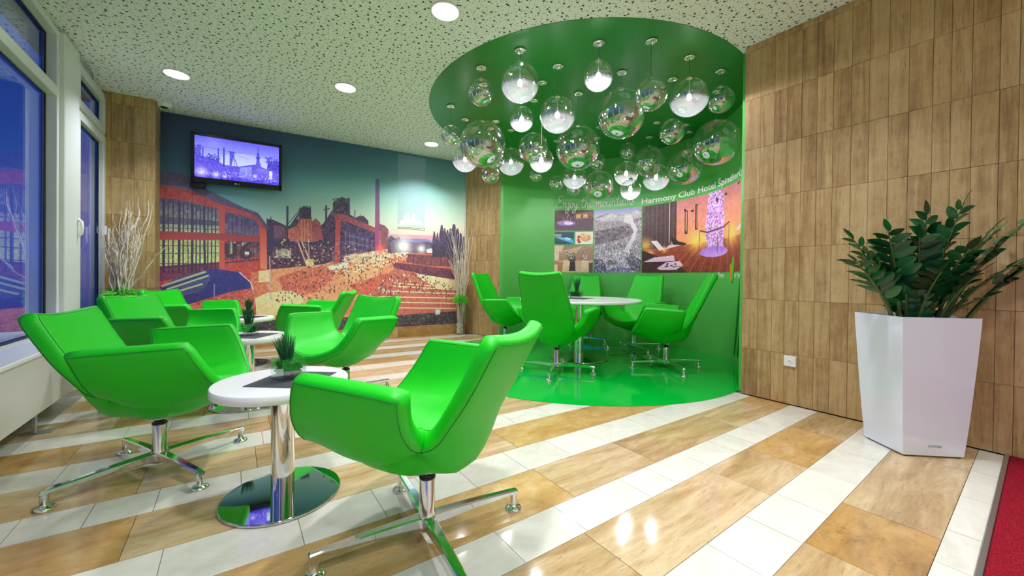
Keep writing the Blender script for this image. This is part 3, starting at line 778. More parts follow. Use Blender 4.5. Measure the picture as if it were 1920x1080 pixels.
def leaf_mesh():
    vs = []; fs = []; n = 7
    for k in range(n + 1):
        f = k / n; w = 0.48 * math.sin(PI * min(1, f ** 0.8 * 0.97 + 0.02)) ** 0.8 * 0.5
        zc = -0.12 * f * f
        vs += [(f, -w, zc + 0.04 * (w > 0.02)), (f, 0, zc), (f, w, zc + 0.04 * (w > 0.02))]
    for k in range(n):
        b = 3 * k; fs += [(b, b + 3, b + 4, b + 1), (b + 1, b + 4, b + 5, b + 2)]
    return MB().add(vs, fs, True).mesh('leaflet', M['leaf'])
LEAF = leaf_mesh()
rr = random.Random(11)
SIDE = Vector((0.812, -0.583, 0)); DEEP = Vector((0.583, 0.812, 0))      # along and into the seating corner
STEMS = [(-0.45, -0.10, 1.12, 13), (-0.38, 0.00, 1.26, 13), (-0.30, -0.14, 1.29, 14), (-0.22, -0.02, 1.22, 13), (-0.14, -0.16, 1.25, 14), (-0.10, 0.02, 1.22, 12), (0.00, -0.06, 1.40, 14), (0.06, -0.20, 1.44, 15), (0.13, -0.08, 1.36, 14), (0.20, -0.22, 1.30, 14),
         (0.28, -0.16, 1.28, 13), (0.42, -0.24, 1.38, 13), (0.53, -0.36, 1.30, 13), (0.44, -0.36, 1.22, 13), (0.02, -0.26, 1.18, 13), (-0.26, -0.04, 1.08, 12), (0.26, -0.30, 1.12, 12), (-0.08, -0.22, 1.06, 11), (0.10, -0.24, 1.05, 11), (-0.02, 0.06, 1.12, 11), (-0.15, -0.10, 0.93, 8), (0.18, -0.20, 0.92, 8), (0.02, -0.14, 0.94, 8)]
for lat, dep, zt, nl in STEMS:
    tip = SIDE * lat + DEEP * dep + Vector((0, 0, zt))
    b0 = SIDE * (lat * 0.30 + rr.uniform(-0.02, 0.02)) + DEEP * (dep * 0.3 + rr.uniform(-0.03, 0.03)) + Vector((0, 0, 0.728))
    ctl = b0.lerp(tip, 0.45); ctl = Vector((ctl.x * 0.75 + b0.x * 0.25, ctl.y * 0.75 + b0.y * 0.25, b0.z + (tip.z - b0.z) * 0.62))
    def bz(t): return b0 * (1 - t) ** 2 + ctl * 2 * t * (1 - t) + tip * t * t
    pts = [bz(k / 10) for k in range(11)]
    so = MB().tube(pts, [0.0105 - 0.0075 * k / 10 for k in range(11)], 7).build('stem', M['stem'], pt)
    for k in range(nl):
        f = 0.40 + 0.58 * k / (nl - 1) if zt > 1.0 else 0.2 + 0.78 * k / (nl - 1)
        p = bz(f); tg = (bz(min(f + 0.02, 1)) - bz(f - 0.02)).normalized()
        side = tg.cross(Vector((0, 0, 1))); side = side.normalized() if side.length > 0.05 else SIDE.copy()
        upn = side.cross(tg).normalized()
        sg = 1 if k % 2 else -1
        d = (side * sg * 0.80 + SIDE * sg * (0.10 if side.dot(SIDE) > 0 else -0.10) + tg * 0.55 + upn * rr.uniform(-0.05, 0.25)).normalized()
        if k == nl - 1: d = (tg + upn * 0.05).normalized()
        zz = (upn * 0.85 - DEEP * 0.30 + side * rr.uniform(-0.25, 0.25)).normalized(); zz = (zz - d * zz.dot(d)).normalized()
        L = rr.uniform(0.106, 0.142) * (1 - 0.35 * max(0, f - 0.6) / 0.4)
        lo = link_mesh('leaflet', LEAF, so)
        yv = zz.cross(d)
        mm = Matrix((d, yv, zz)).transposed().to_4x4() @ Matrix.Scale(L, 4); mm.translation = p; lo.matrix_local = mm

# ================================================================== flat prints (painted here in code as pixel arrays)
class Paint:
    """a small canvas; coordinates in print units, y up"""
    def __init__(s, w, h, px, bg=(128, 128, 128)):
        s.w, s.h, s.k = w, h, px; s.W, s.H = int(w * px), int(h * px)
        s.a = np.empty((s.H, s.W, 3), np.float32); s.a[:] = bg; s.r = np.random.default_rng(5)
    def grid(s, x0, x1, y0, y1):
        X = (np.arange(x0, x1) + 0.5) / s.k; Y = (np.arange(y0, y1) + 0.5) / s.k
        return np.meshgrid(X, Y)
    def mask(s, pts):
        P = np.array(pts, float)
        x0 = max(int(P[:, 0].min() * s.k) - 1, 0); x1 = min(int(P[:, 0].max() * s.k) + 2, s.W)
        y0 = max(int(P[:, 1].min() * s.k) - 1, 0); y1 = min(int(P[:, 1].max() * s.k) + 2, s.H)
        if x1 <= x0 or y1 <= y0: return None
        X, Y = s.grid(x0, x1, y0, y1); m = np.zeros(X.shape, bool); n = len(P)
        for i in range(n):
            (ax, ay), (bx, by) = P[i], P[(i + 1) % n]
            if ay == by: continue
            c = ((ay > Y) != (by > Y)) & (X < (bx - ax) * (Y - ay) / (by - ay) + ax); m ^= c
        return (slice(y0, y1), slice(x0, x1)), m, Y
    def poly(s, pts, c, c2=None, noise=0, alpha=1.0):
        """c at the top, c2 at the bottom"""
        q = s.mask(pts)
        if q is None: return
        sl, m, Y = q; c = np.array(c, np.float32); c2 = np.array(c2 if c2 is not None else c, np.float32)
        lo, hi = min(p[1] for p in pts), max(p[1] for p in pts)
        f = ((Y - lo) / max(hi - lo, 1e-6))[..., None]; col = c2 + (c - c2) * f
        if noise: col = col + s.blotch(m.shape, noise)
        v = s.a[sl]; v[m] = v[m] * (1 - alpha) + col[m] * alpha
    def blotch(s, shp, amp, sizes=(2, 5, 11)):
        out = np.zeros(shp, np.float32)
        for z in sizes:
            g = s.r.normal(0, 1, (shp[0] // z + 2, shp[1] // z + 2)).astype(np.float32)
            out += np.repeat(np.repeat(g, z, 0), z, 1)[:shp[0], :shp[1]]
        return (out * amp / 1.8)[..., None]
    def line(s, pts, w, c):
        for (ax, ay), (bx, by) in zip(pts, pts[1:]):
            dx, dy = bx - ax, by - ay; L = math.hypot(dx, dy)
            if L < 1e-9: continue
            ox, oy = -dy / L * w / 2, dx / L * w / 2
            s.poly([(ax + ox, ay + oy), (bx + ox, by + oy), (bx - ox, by - oy), (ax - ox, ay - oy)], c)
    def glow(s, c, r, col, amt=1.0):
        X, Y = s.grid(0, s.W, 0, s.H); d = np.hypot(X - c[0], Y - c[1]) / r
        f = (np.clip(1.15 - d, 0, 1) ** 1.5 * amt).clip(0, 1)[..., None]; s.a = s.a * (1 - f) + np.array(col, np.float32) * f
    def ell(s, c, rx, ry, col, col2=None, noise=0, alpha=1.0):
        s.poly([(c[0] + rx * math.cos(2 * PI * k / 28), c[1] + ry * math.sin(2 * PI * k / 28)) for k in range(28)], col, col2, noise, alpha)
    def specks(s, pts, n, cols, w=(0.012, 0.02), h=(0.02, 0.045)):
        P = np.array(pts); lo, hi = P.min(0), P.max(0)
        for _ in range(n):
            x, y = s.r.uniform(lo[0], hi[0]), s.r.uniform(lo[1], hi[1])
            if not s._in(pts, x, y): continue
            a, b = s.r.uniform(*w), s.r.uniform(*h); c = cols[int(s.r.integers(len(cols)))]
            y0, y1 = int((y) * s.k), int((y + b) * s.k) + 1; x0, x1 = int(x * s.k), int((x + a) * s.k) + 1
            s.a[max(y0, 0):y1, max(x0, 0):x1] = c
    @staticmethod
    def _in(pts, x, y):
        r = False; n = len(pts)
        for i in range(n):
            (ax, ay), (bx, by) = pts[i], pts[(i + 1) % n]
            if (ay > y) != (by > y) and x < (bx - ax) * (y - ay) / (by - ay) + ax: r = not r
        return r
    def material(s, name, rough=0.5, emit=0.0, gain=1.0, soft=1.0):
        im = bpy.data.images.new(name, s.W, s.H); b = np.ones((s.H, s.W, 4), np.float32); b[..., :3] = np.clip((s.a * soft + 255 * (1 - soft) * 0.42) * gain / 255, 0, 1)
        im.pixels.foreach_set(b.ravel()); im.update(); im.pack()
        m = mat(name, rough=rough); t = NT(m); tx = t.n('ShaderNodeTexImage'); tx.image = im; tx.extension = 'EXTEND'
        uv = t.n('ShaderNodeUVMap', uv_map='print'); t.l(uv.outputs[0], tx.inputs[0])
        if emit:
            t.b.inputs['Base Color'].default_value = (0.01, 0.01, 0.012, 1); t.l(tx.outputs[0], t.b.inputs['Emission Color']); t.b.inputs['Emission Strength'].default_value = emit
        else: t.l(tx.outputs[0], t.b.inputs['Base Color'])
        return m
def print_mesh(name, grid, m, thick_dir=None):
    """grid: rows (bottom to top) of front points; back points are pushed by thick_dir(point)"""
    R, Cn = len(grid), len(grid[0]); vs = []; fs = []; uv = []
    for j in range(R):
        for i in range(Cn): vs.append(grid[j][i]); uv.append((i / (Cn - 1), j / (R - 1)))
    n = len(vs)
    for j in range(R):
        for i in range(Cn): vs.append(Vector(grid[j][i]) + thick_dir(Vector(grid[j][i]))); uv.append((i / (Cn - 1), j / (R - 1)))
    for j in range(R - 1):
        for i in range(Cn - 1): fs.append((j * Cn + i, j * Cn + i + 1, (j + 1) * Cn + i + 1, (j + 1) * Cn + i))
    for i in range(Cn - 1):
        fs.append((i + 1, i, n + i, n + i + 1)); k = (R - 1) * Cn; fs.append((k + i, k + i + 1, n + k + i + 1, n + k + i))
    for j in range(R - 1):
        fs.append((j * Cn, (j + 1) * Cn, n + (j + 1) * Cn, n + j * Cn)); k = Cn - 1; fs.append(((j + 1) * Cn + k, j * Cn + k, n + j * Cn + k, n + (j + 1) * Cn + k))
    me = bpy.data.meshes.new(name); me.from_pydata([tuple(v) for v in vs], [], fs); me.materials.append(m)
    ul = me.uv_layers.new(name='print'); li = np.empty(len(me.loops), np.int32); me.loops.foreach_get('vertex_index', li)
    ul.data.foreach_set('uv', np.array(uv, np.float32)[li].ravel()); me.update()
    o = bpy.data.objects.new(name, me); COL.objects.link(o); return o

# ---- mural: town with a steel works at dusk
MUR = [["p",[[-4,108],[117,111],[153,116],[209,126],[260,140],[306,144],[416,133],[417,-16],[-4,2]],[196,84,62],[214,128,92],14],["p",[[114,108],[210,120],[272,132],[291,115],[249,64],[153,54],[114,81]],[214,122,82],[222,150,104],12],["p",[[126,96],[166,112],[210,115],[181,77],[140,66]],[196,92,72],[196,92,72],16],["p",[[210,113],[272,124],[260,98],[217,89]],[226,160,112],[226,160,112],10],["p",[[100,67],[114,75],[143,77],[163,66],[143,47],[100,37]],[216,208,148],[222,190,130],6],["p",[[221,85],[294,111],[269,64],[249,51]],[200,84,66],[200,84,66],14],["p",[[113,178],[121,177],[139,169],[152,182],[180,174],[184,176],[198,194],[220,194],[259,174],[261,133],[210,120],[153,112],[114,107]],[58,36,72],[70,34,62],16],["p",[[139,165],[150,171],[153,182],[169,185],[172,148],[153,146],[139,152]],[150,64,66],[176,84,74],14],["l",[[156,180],[156,149]],2,[190,110,90]],["l",[[160,181],[160,150]],2,[190,110,90]],["l",[[164,181],[164,150]],2,[190,110,90]],["p",[[169,178],[174,184],[180,178],[184,153],[170,149]],[124,52,70],[160,66,70],12],["p",[[121,170],[138,168],[138,153],[121,153]],[84,44,76],[84,44,76],10],["l",[[123,169],[124,153]],1.2,[130,80,100]],["l",[[126,169],[126,153]],1.2,[130,80,100]],["l",[[129,169],[129,153]],1.2,[130,80,100]],["l",[[131,169],[131,153]],1.2,[130,80,100]],["l",[[134,169],[134,153]],1.2,[130,80,100]],["p",[[152,194],[159,199],[168,198],[168,183],[153,181]],[46,42,72],[46,42,72],20],["l",[[152,195],[160,200],[168,199]],1.5,[40,40,66]],["l",[[141,168],[153,189]],4,[48,44,76]],["l",[[139,173],[152,192]],1.5,[60,56,86]],["l",[[154,200],[154,182]],1.2,[40,38,64]],["l",[[158,201],[158,182]],1.2,[40,38,64]],["l",[[162,201],[163,182]],1.2,[40,38,64]],["l",[[167,202],[167,183]],1.2,[40,38,64]],["l",[[138,198],[138,167]],4,[40,44,74]],["l",[[118,181],[118,162]],2,[46,44,72]],["p",[[113,163],[121,168],[121,134],[113,134]],[44,34,70],[44,34,70],0],["p",[[119,141],[113,147],[209,150],[209,144]],[42,32,66],[42,32,66],0],["p",[[197,209],[203,216],[210,219],[218,217],[221,192],[198,190]],[50,42,68],[50,42,68],22],["l",[[196,213],[204,217]],1.5,[36,36,60]],["l",[[199,214],[199,192]],1.2,[42,38,60]],["l",[[200,208],[207,210]],1.5,[36,36,60]],["l",[[202,215],[202,192]],1.2,[42,38,60]],["l",[[204,213],[210,203]],1.5,[36,36,60]],["l",[[206,215],[206,193]],1.2,[42,38,60]],["l",[[209,209],[213,218]],1.5,[36,36,60]],["l",[[210,216],[210,193]],1.2,[42,38,60]],["l",[[213,214],[216,211]],1.5,[36,36,60]],["l",[[213,216],[213,193]],1.2,[42,38,60]],["l",[[218,210],[219,204]],1.5,[36,36,60]],["l",[[217,217],[217,194]],1.2,[42,38,60]],["l",[[219,219],[220,189]],4.5,[44,46,74]],["l",[[185,176],[202,205]],4,[50,46,76]],["l",[[189,174],[204,201]],2,[70,66,92]],["l",[[188,204],[188,174]],4,[48,42,70]],["l",[[184,197],[193,200]],2,[46,40,66]],["l",[[228,201],[228,186]],2.5,[46,46,72]],["l",[[236,195],[237,187]],1.5,[46,46,72]],["p",[[228,188],[233,192],[241,193],[248,186],[248,176],[228,183]],[48,40,66],[48,40,66],0],["p",[[209,183],[256,167],[258,135],[209,128]],[56,44,84],[74,46,84],18],["l",[[215,169],[215,135]],1.2,[104,100,150]],["l",[[221,167],[221,135]],1.2,[104,100,150]],["l",[[227,165],[228,135]],1.2,[104,100,150]],["l",[[234,163],[234,136]],1.2,[104,100,150]],["l",[[240,161],[240,136]],1.2,[104,100,150]],["l",[[246,159],[246,136]],1.2,[104,100,150]],["l",[[253,157],[253,136]],1.2,[104,100,150]],["l",[[215,163],[248,155]],1.2,[120,116,160]],["l",[[221,151],[248,146]],1.5,[130,126,170]],["p",[[199,192],[209,194],[259,176],[259,168],[217,182],[200,182]],[138,52,70],[150,60,76],8],["p",[[201,184],[208,183],[207,117],[200,116]],[166,50,62],[186,70,62],8],["p",[[258,253],[264,254],[266,135],[258,135]],[58,64,112],[186,48,96],0],["p",[[265,183],[274,180],[279,174],[279,139],[267,137]],[110,56,76],[140,64,72],12],["l",[[151,149],[164,111]],3,[206,150,132]],["l",[[156,149],[170,114]],3,[206,150,132]],["l",[[165,152],[166,120]],1.5,[190,150,140]],["p",[[162,123],[172,124],[172,114],[162,112]],[200,180,110],[200,180,110],20],["l",[[173,112],[198,120]],3,[214,140,110]],["l",[[117,126],[118,66]],2,[190,150,150]],["l",[[198,136],[198,113]],1.5,[180,130,130]],["p",[[124,136],[143,138],[143,124],[124,124]],[150,130,120],[150,130,120],40],["p",[[213,131],[231,135],[234,124],[213,120]],[210,170,150],[210,170,150],36],["p",[[189,113],[217,122],[221,112],[195,108]],[226,206,180],[226,206,180],30],["p",[[225,132],[260,140],[306,149],[311,137],[256,121],[225,120]],[222,170,140],[230,180,140],36],["p",[[278,167],[356,170],[415,170],[415,164],[278,158]],[214,140,150],[180,130,160],0],["p",[[278,161],[342,163],[356,159],[278,153]],[112,110,160],[112,110,160],0],["p",[[278,161],[283,165],[289,161],[296,164],[299,158],[311,157],[324,156],[342,159],[356,157],[415,156],[416,137],[306,139],[278,137]],[70,62,92],[84,56,84],14],["g",[303,149],26,[250,252,236]],["g",[333,146],14,[240,220,220]],["g",[267,143],12,[250,90,80]],["p",[[308,137],[342,136],[390,135],[393,118],[343,118],[308,123]],[104,48,58],[120,56,60],12],["l",[[320,134],[320,118]],2.5,[64,34,52]],["l",[[335,134],[335,118]],2.5,[64,34,52]],["l",[[350,135],[350,119]],2.5,[64,34,52]],["l",[[367,136],[367,119]],2.5,[64,34,52]],["l",[[380,136],[381,119]],2.5,[64,34,52]],["p",[[285,122],[315,120],[397,112],[399,95],[343,102],[289,111]],[104,44,62],[80,36,60],12],["p",[[342,146],[350,148],[361,139],[342,140]],[214,200,200],[214,200,200],0],["p",[[354,177],[356,177],[359,161],[359,133],[352,133],[352,160]],[54,42,70],[44,32,56],10],["p",[[360,175],[362,175],[364,158],[365,134],[358,133],[358,158]],[54,42,70],[44,32,56],10],["p",[[367,189],[370,189],[373,173],[373,134],[364,134],[364,172]],[54,42,70],[44,32,56],10],["p",[[373,184],[375,184],[378,168],[379,134],[371,134],[371,167]],[54,42,70],[44,32,56],10],["p",[[378,181],[380,182],[383,165],[384,134],[375,134],[375,165]],[54,42,70],[44,32,56],10],["p",[[383,184],[386,184],[389,167],[390,135],[381,134],[381,167]],[54,42,70],[44,32,56],10],["p",[[389,192],[393,192],[396,175],[397,135],[385,134],[385,175]],[54,42,70],[44,32,56],10],["p",[[396,185],[399,185],[403,168],[404,135],[393,135],[393,168]],[54,42,70],[44,32,56],10],["p",[[402,177],[405,177],[409,160],[409,135],[400,135],[400,159]],[54,42,70],[44,32,56],10],["p",[[408,171],[411,171],[414,154],[414,135],[405,135],[405,154]],[54,42,70],[44,32,56],10],["p",[[380,140],[416,147],[416,104],[391,110]],[46,32,56],[46,32,56],0],["p",[[289,113],[343,102],[401,93],[401,28],[286,29],[249,51],[256,77]],[190,96,80],[186,84,72],10],["p",[[324,105],[401,93],[401,75],[362,80],[329,97]],[220,204,160],[226,190,140],10],["l",[[288,89],[399,80]],2.6,[236,202,152]],["l",[[285,84],[394,77]],2.6,[236,202,152]],["l",[[272,76],[397,70]],2.6,[236,202,152]],["l",[[264,67],[398,62]],2.6,[236,202,152]],["l",[[257,59],[398,53]],2.6,[236,202,152]],["l",[[253,50],[399,44]],2.6,[236,202,152]],["p",[[-2,228],[21,228],[31,223],[48,210],[84,192],[103,185],[117,164],[113,163],[100,181],[84,186],[59,194],[34,206],[23,211],[-1,211]],[66,58,104],[74,54,96],6],["p",[[-1,210],[18,210],[33,206],[59,194],[84,187],[100,181],[113,163],[114,105],[66,102],[-1,79]],[146,46,56],[186,56,52],8],["p",[[0,194],[19,194],[35,191],[59,186],[60,154],[0,153]],[58,48,100],[150,160,128],14],["p",[[0,172],[60,170],[60,164],[0,162]],[66,60,92],[66,60,92],10],["p",[[66,183],[84,180],[100,175],[105,166],[105,153],[66,153]],[54,44,96],[92,78,110],12],["p",[[0,142],[60,145],[60,116],[0,109]],[160,166,112],[190,196,128],16],["p",[[65,144],[105,146],[105,124],[65,119]],[74,44,72],[110,60,72],22],["p",[[72,143],[78,144],[78,129],[72,127]],[150,150,120],[150,150,120],14],["p",[[84,143],[90,144],[86,132]],[160,150,130],[160,150,130],0],["p",[[-1,109],[60,116],[61,106],[-1,89]],[104,42,76],[104,42,76],10],["p",[[-1,89],[66,106],[95,111],[95,67],[-1,59]],[186,60,56],[196,70,62],14],["l",[[4,193],[4,101]],3.6,[44,32,62]],["l",[[8,192],[9,101]],1.6,[44,32,62]],["l",[[13,192],[13,101]],1.6,[44,32,62]],["l",[[19,191],[19,101]],3.6,[44,32,62]],["l",[[23,191],[23,101]],1.6,[44,32,62]],["l",[[27,190],[28,101]],1.6,[44,32,62]],["l",[[32,190],[32,101]],3.6,[44,32,62]],["l",[[36,189],[36,101]],1.6,[44,32,62]],["l",[[40,189],[40,101]],1.6,[44,32,62]],["l",[[44,189],[45,101]],3.6,[44,32,62]],["l",[[48,188],[48,101]],1.6,[44,32,62]],["l",[[52,188],[52,101]],1.6,[44,32,62]],["l",[[56,187],[56,101]],1.6,[44,32,62]],["l",[[70,180],[70,117]],1.5,[52,34,62]],["l",[[74,179],[75,118]],1.5,[52,34,62]],["l",[[79,178],[79,118]],1.5,[52,34,62]],["l",[[84,176],[84,118]],1.5,[52,34,62]],["l",[[88,175],[88,118]],1.5,[52,34,62]],["l",[[93,174],[93,118]],1.5,[52,34,62]],["l",[[98,172],[98,118]],1.5,[52,34,62]],["l",[[102,171],[102,118]],1.5,[52,34,62]],["l",[[0,157],[60,159]],1.4,[52,44,70]],["l",[[0,135],[60,137]],1.4,[52,44,70]],["l",[[0,125],[60,128]],1.4,[52,44,70]],["l",[[0,112],[60,114]],1.4,[52,44,70]],["l",[[5,208],[5,193]],1.5,[92,30,50]],["l",[[19,205],[19,191]],1.5,[92,30,50]],["l",[[32,202],[32,189]],1.5,[92,30,50]],["l",[[45,199],[45,187]],1.5,[92,30,50]],["l",[[0,107],[60,114],[105,121]],2.4,[60,30,60]],["p",[[60,193],[66,191],[66,102],[60,101]],[156,52,56],[206,70,60],0],["p",[[105,166],[113,163],[114,107],[106,108]],[176,56,52],[226,110,78],0],["p",[[104,105],[117,107],[117,90],[104,89]],[226,190,140],[226,190,140],12],["p",[[0,153],[60,154],[105,153],[105,145],[60,145],[0,142]],[136,40,56],[156,46,54],0],["l",[[68,141],[68,127],[71,123],[75,125],[77,129],[77,142]],7,[52,30,50]],["l",[[95,144],[86,137],[84,129],[87,122],[93,123],[95,129],[90,133],[85,129]],5.5,[52,30,50]],["p",[[88,131],[93,131],[93,127],[88,127]],[214,200,190],[214,200,190],0],["p",[[0,83],[16,94],[47,105],[57,107],[82,103],[95,89],[95,81],[71,76],[27,60],[11,62]],[40,36,116],[36,34,108],5],["p",[[0,83],[16,94],[47,105],[52,96],[43,78],[22,71]],[62,62,120],[62,62,120],8],["l",[[2,84],[46,103]],3.5,[168,178,150]],["l",[[7,80],[49,98]],3.5,[168,178,150]],["l",[[14,76],[43,87]],3.5,[168,178,150]],["l",[[4,81],[49,101]],2,[34,32,80]],["l",[[55,87],[55,70]],1.6,[120,110,170]],["l",[[82,103],[95,89],[98,78]],2,[220,190,190]],["p",[[27,58],[71,75],[96,81],[101,59],[102,37],[22,34]],[186,72,66],[196,90,76],20],["a",[[293,299],[339,299],[338,181],[293,184]],[120,140,156],0.45],["p",[[296,186],[299,192],[302,190],[304,199],[306,202],[308,195],[309,206],[312,206],[313,197],[316,194],[318,203],[321,203],[322,195],[326,192],[331,193],[335,187],[335,187],[296,184]],[206,220,216],[206,220,216],0],["z",[[288,36],[399,41]]]]
def paint_mural():
    c = Paint(ML, CEIL, 300)
    X, Y = c.grid(0, c.W, 0, c.H)
    zs = [0.0, 1.62, 1.72, 1.85, 2.0, 2.2, 2.4, 2.7, 3.05]
    LFT = [(70, 130, 150), (90, 150, 160), (84, 146, 160), (70, 132, 152), (48, 108, 140), (34, 82, 122), (26, 62, 102), (22, 46, 88), (20, 34, 76)]
    MID = [(196, 190, 166), (196, 190, 166), (190, 194, 170), (174, 190, 168), (150, 180, 162), (112, 160, 150), (70, 130, 134), (42, 88, 112), (26, 60, 96)]
    RGT = [(226, 150, 160), (226, 150, 160), (222, 186, 168), (208, 206, 184), (190, 206, 184), (168, 198, 180), (140, 184, 172), (84, 142, 142), (48, 104, 112)]
    f = X / ML
    for ch in range(3):
        a, b, d = (np.interp(Y, zs, [v[ch] for v in V]) for V in (LFT, MID, RGT))
        c.a[..., ch] = np.where(f < 0.5, a + (b - a) * f * 2, b + (d - b) * (f - 0.5) * 2)
    for s in MUR:
        k = s[0]; q = [(x / 100, y / 100) for x, y in s[1]] if k in 'plaz' else None
        if k == 'p': c.poly(q, s[2], s[3], s[4])
        elif k == 'l': c.line(q, s[2] * 0.0065, s[3])
        elif k == 'g': c.glow((s[1][0] / 100, s[1][1] / 100), s[2] * 0.008, s[3])
        elif k == 'a': c.poly(q, s[2], None, 0, s[3])
    dk = [(70, 36, 44), (92, 44, 46), (60, 34, 50), (120, 54, 50)]; lt = [(240, 214, 170), (250, 236, 200), (236, 180, 130)]
    c.specks([(1.15, 0.62), (1.5, 1.02), (2.4, 1.16), (2.75, 1.1), (2.5, 0.8), (2.0, 0.55), (1.3, 0.5)], 420, dk + lt[2:], (0.006, 0.012), (0.014, 0.03))
    c.specks([(1.9, 1.10), (2.5, 1.3), (3.1, 1.38), (3.1, 1.28), (2.6, 1.1), (2.0, 1.0)], 520, lt + dk[:1], (0.008, 0.02), (0.008, 0.022))
    c.specks([(2.5, 0.7), (2.75, 1.0), (3.3, 1.05), (3.9, 0.8), (3.9, 0.6), (3.2, 0.75), (2.7, 0.55)], 420, dk + lt[:1], (0.008, 0.014), (0.016, 0.034))
    c.specks([(1.1, 1.15), (1.3, 1.5), (1.9, 1.5), (2.4, 1.5), (2.5, 1.2), (1.7, 1.1)], 260, [(150, 110, 100), (110, 70, 90), (40, 28, 50), (190, 160, 120)], (0.008, 0.025), (0.008, 0.02))
    c.poly([(0, 0.17), (ML, 0.17), (ML, 0.40), (2.9, 0.36), (0, 0.36)], (52, 42, 52), (44, 34, 42), 16)
    c.specks([(0, 0.17), (ML, 0.17), (ML, 0.40), (0, 0.36)], 260, [(96, 80, 84), (120, 100, 90)], (0.006, 0.01), (0.006, 0.03))
    return c.material('mural print', 0.55, gain=1.30, soft=0.76)
g = [[mural_pt(u, z, 0.006) for u in (0.004, ML - 0.004)] for z in (0.16, CEIL - 0.004)]
mu = print_mesh('wall_mural', g, paint_mural(), lambda p: -MN * 0.005)
for l in mu.data.uv_layers['print'].data: l.uv = (l.uv[0], (0.16 + l.uv[1] * (CEIL - 0.164)) / CEIL)
tag(mu, 'large photo mural of a steelworks town at dusk covering the back wall', 'mural')
for k, u in enumerate((0.002, ML + 0.004)):
    tr = wall_box(MB(), u - 0.006, u + 0.006, 0.0, CEIL - 0.002, 0.0, 0.012).build('trim_%d' % (5 + k), M['alu']); tag(tr, kind='structure')

# ---- lettering
def text_mesh(txt, size, ext=0.0, bold=0.0):
    cu = bpy.data.curves.new('text', 'FONT'); cu.body = txt; cu.size = size; cu.extrude = ext; cu.resolution_u = 3; cu.align_x = 'LEFT'; cu.offset = bold
    o = bpy.data.objects.new('text', cu); COL.objects.link(o)
    dg = bpy.context.evaluated_depsgraph_get(); me = bpy.data.meshes.new_from_object(o.evaluated_get(dg))
    bpy.data.objects.remove(o); bpy.data.curves.remove(cu); me.materials.clear(); return me
def on_cyl(me, a0, z0, off=0.006, stretch=1.0):
    """bend flat lettering (x along, y up) onto the niche wall, starting at angle a0 and running clockwise"""
    for v in me.vertices:
        a = a0 - math.degrees(v.co.x * stretch / NR); v.co = cyl_pt(a, z0 + v.co.y, off + v.co.z)
    me.update()
def width(me): return max(v.co.x for v in me.vertices) - min(v.co.x for v in me.vertices)
def lettering(name, me, m, label):
    me.materials.append(m); o = link_mesh(name, me); return tag(o, label, 'lettering')
def words_on_cyl(txt, size, a0, z0, stretch, label, span=None, bold=0.0):
    """one lettering thing; every word is a part"""
    t = thing('wall_lettering', label, 'lettering', cyl_pt(a0, z0)); ws = txt.split(' '); full = width(text_mesh(txt, size))
    if span: stretch = math.radians(span) * NR / full
    for k in range(len(ws)):
        me = text_mesh(ws[k], size, 0.001, bold); x0 = width(text_mesh(' '.join(ws[:k + 1]), size)) - width(text_mesh(ws[k], size))
        for v in me.vertices: v.co.x += x0
        on_cyl(me, a0, z0, stretch=stretch)
        for v in me.vertices: v.co -= t.location
        me.materials.append(M['white_print']); link_mesh('word', me, t)
words_on_cyl('Harmony Club Hotel Špindlerův Mlýn', 0.118, 11.9, 2.205, 1.0, 'white printed lettering reading Harmony Club Hotel on the green niche wall', 73.5, 0.0022)
words_on_cyl('...live', 0.105, -29.8, 1.025, 0.9, 'small white word live under the right end of the spa picture', None, 0.001)
words_on_cyl('in harmony', 0.105, -43.6, 1.025, 0.9, 'small white words in harmony, cut off by the stone wall edge', None, 0.001)
me = text_mesh('DOLNIVITKOVICE.CZ', 0.058, 0.0008); k = 0.455 / width(me)
for v in me.vertices: v.co = mural_pt(2.932 + v.co.x * k, 1.772 + v.co.y, 0.008 + v.co.z)
me.update(); lettering('mural_lettering', me, M['dark_print'], 'small dark web address under the pale banner on the mural')

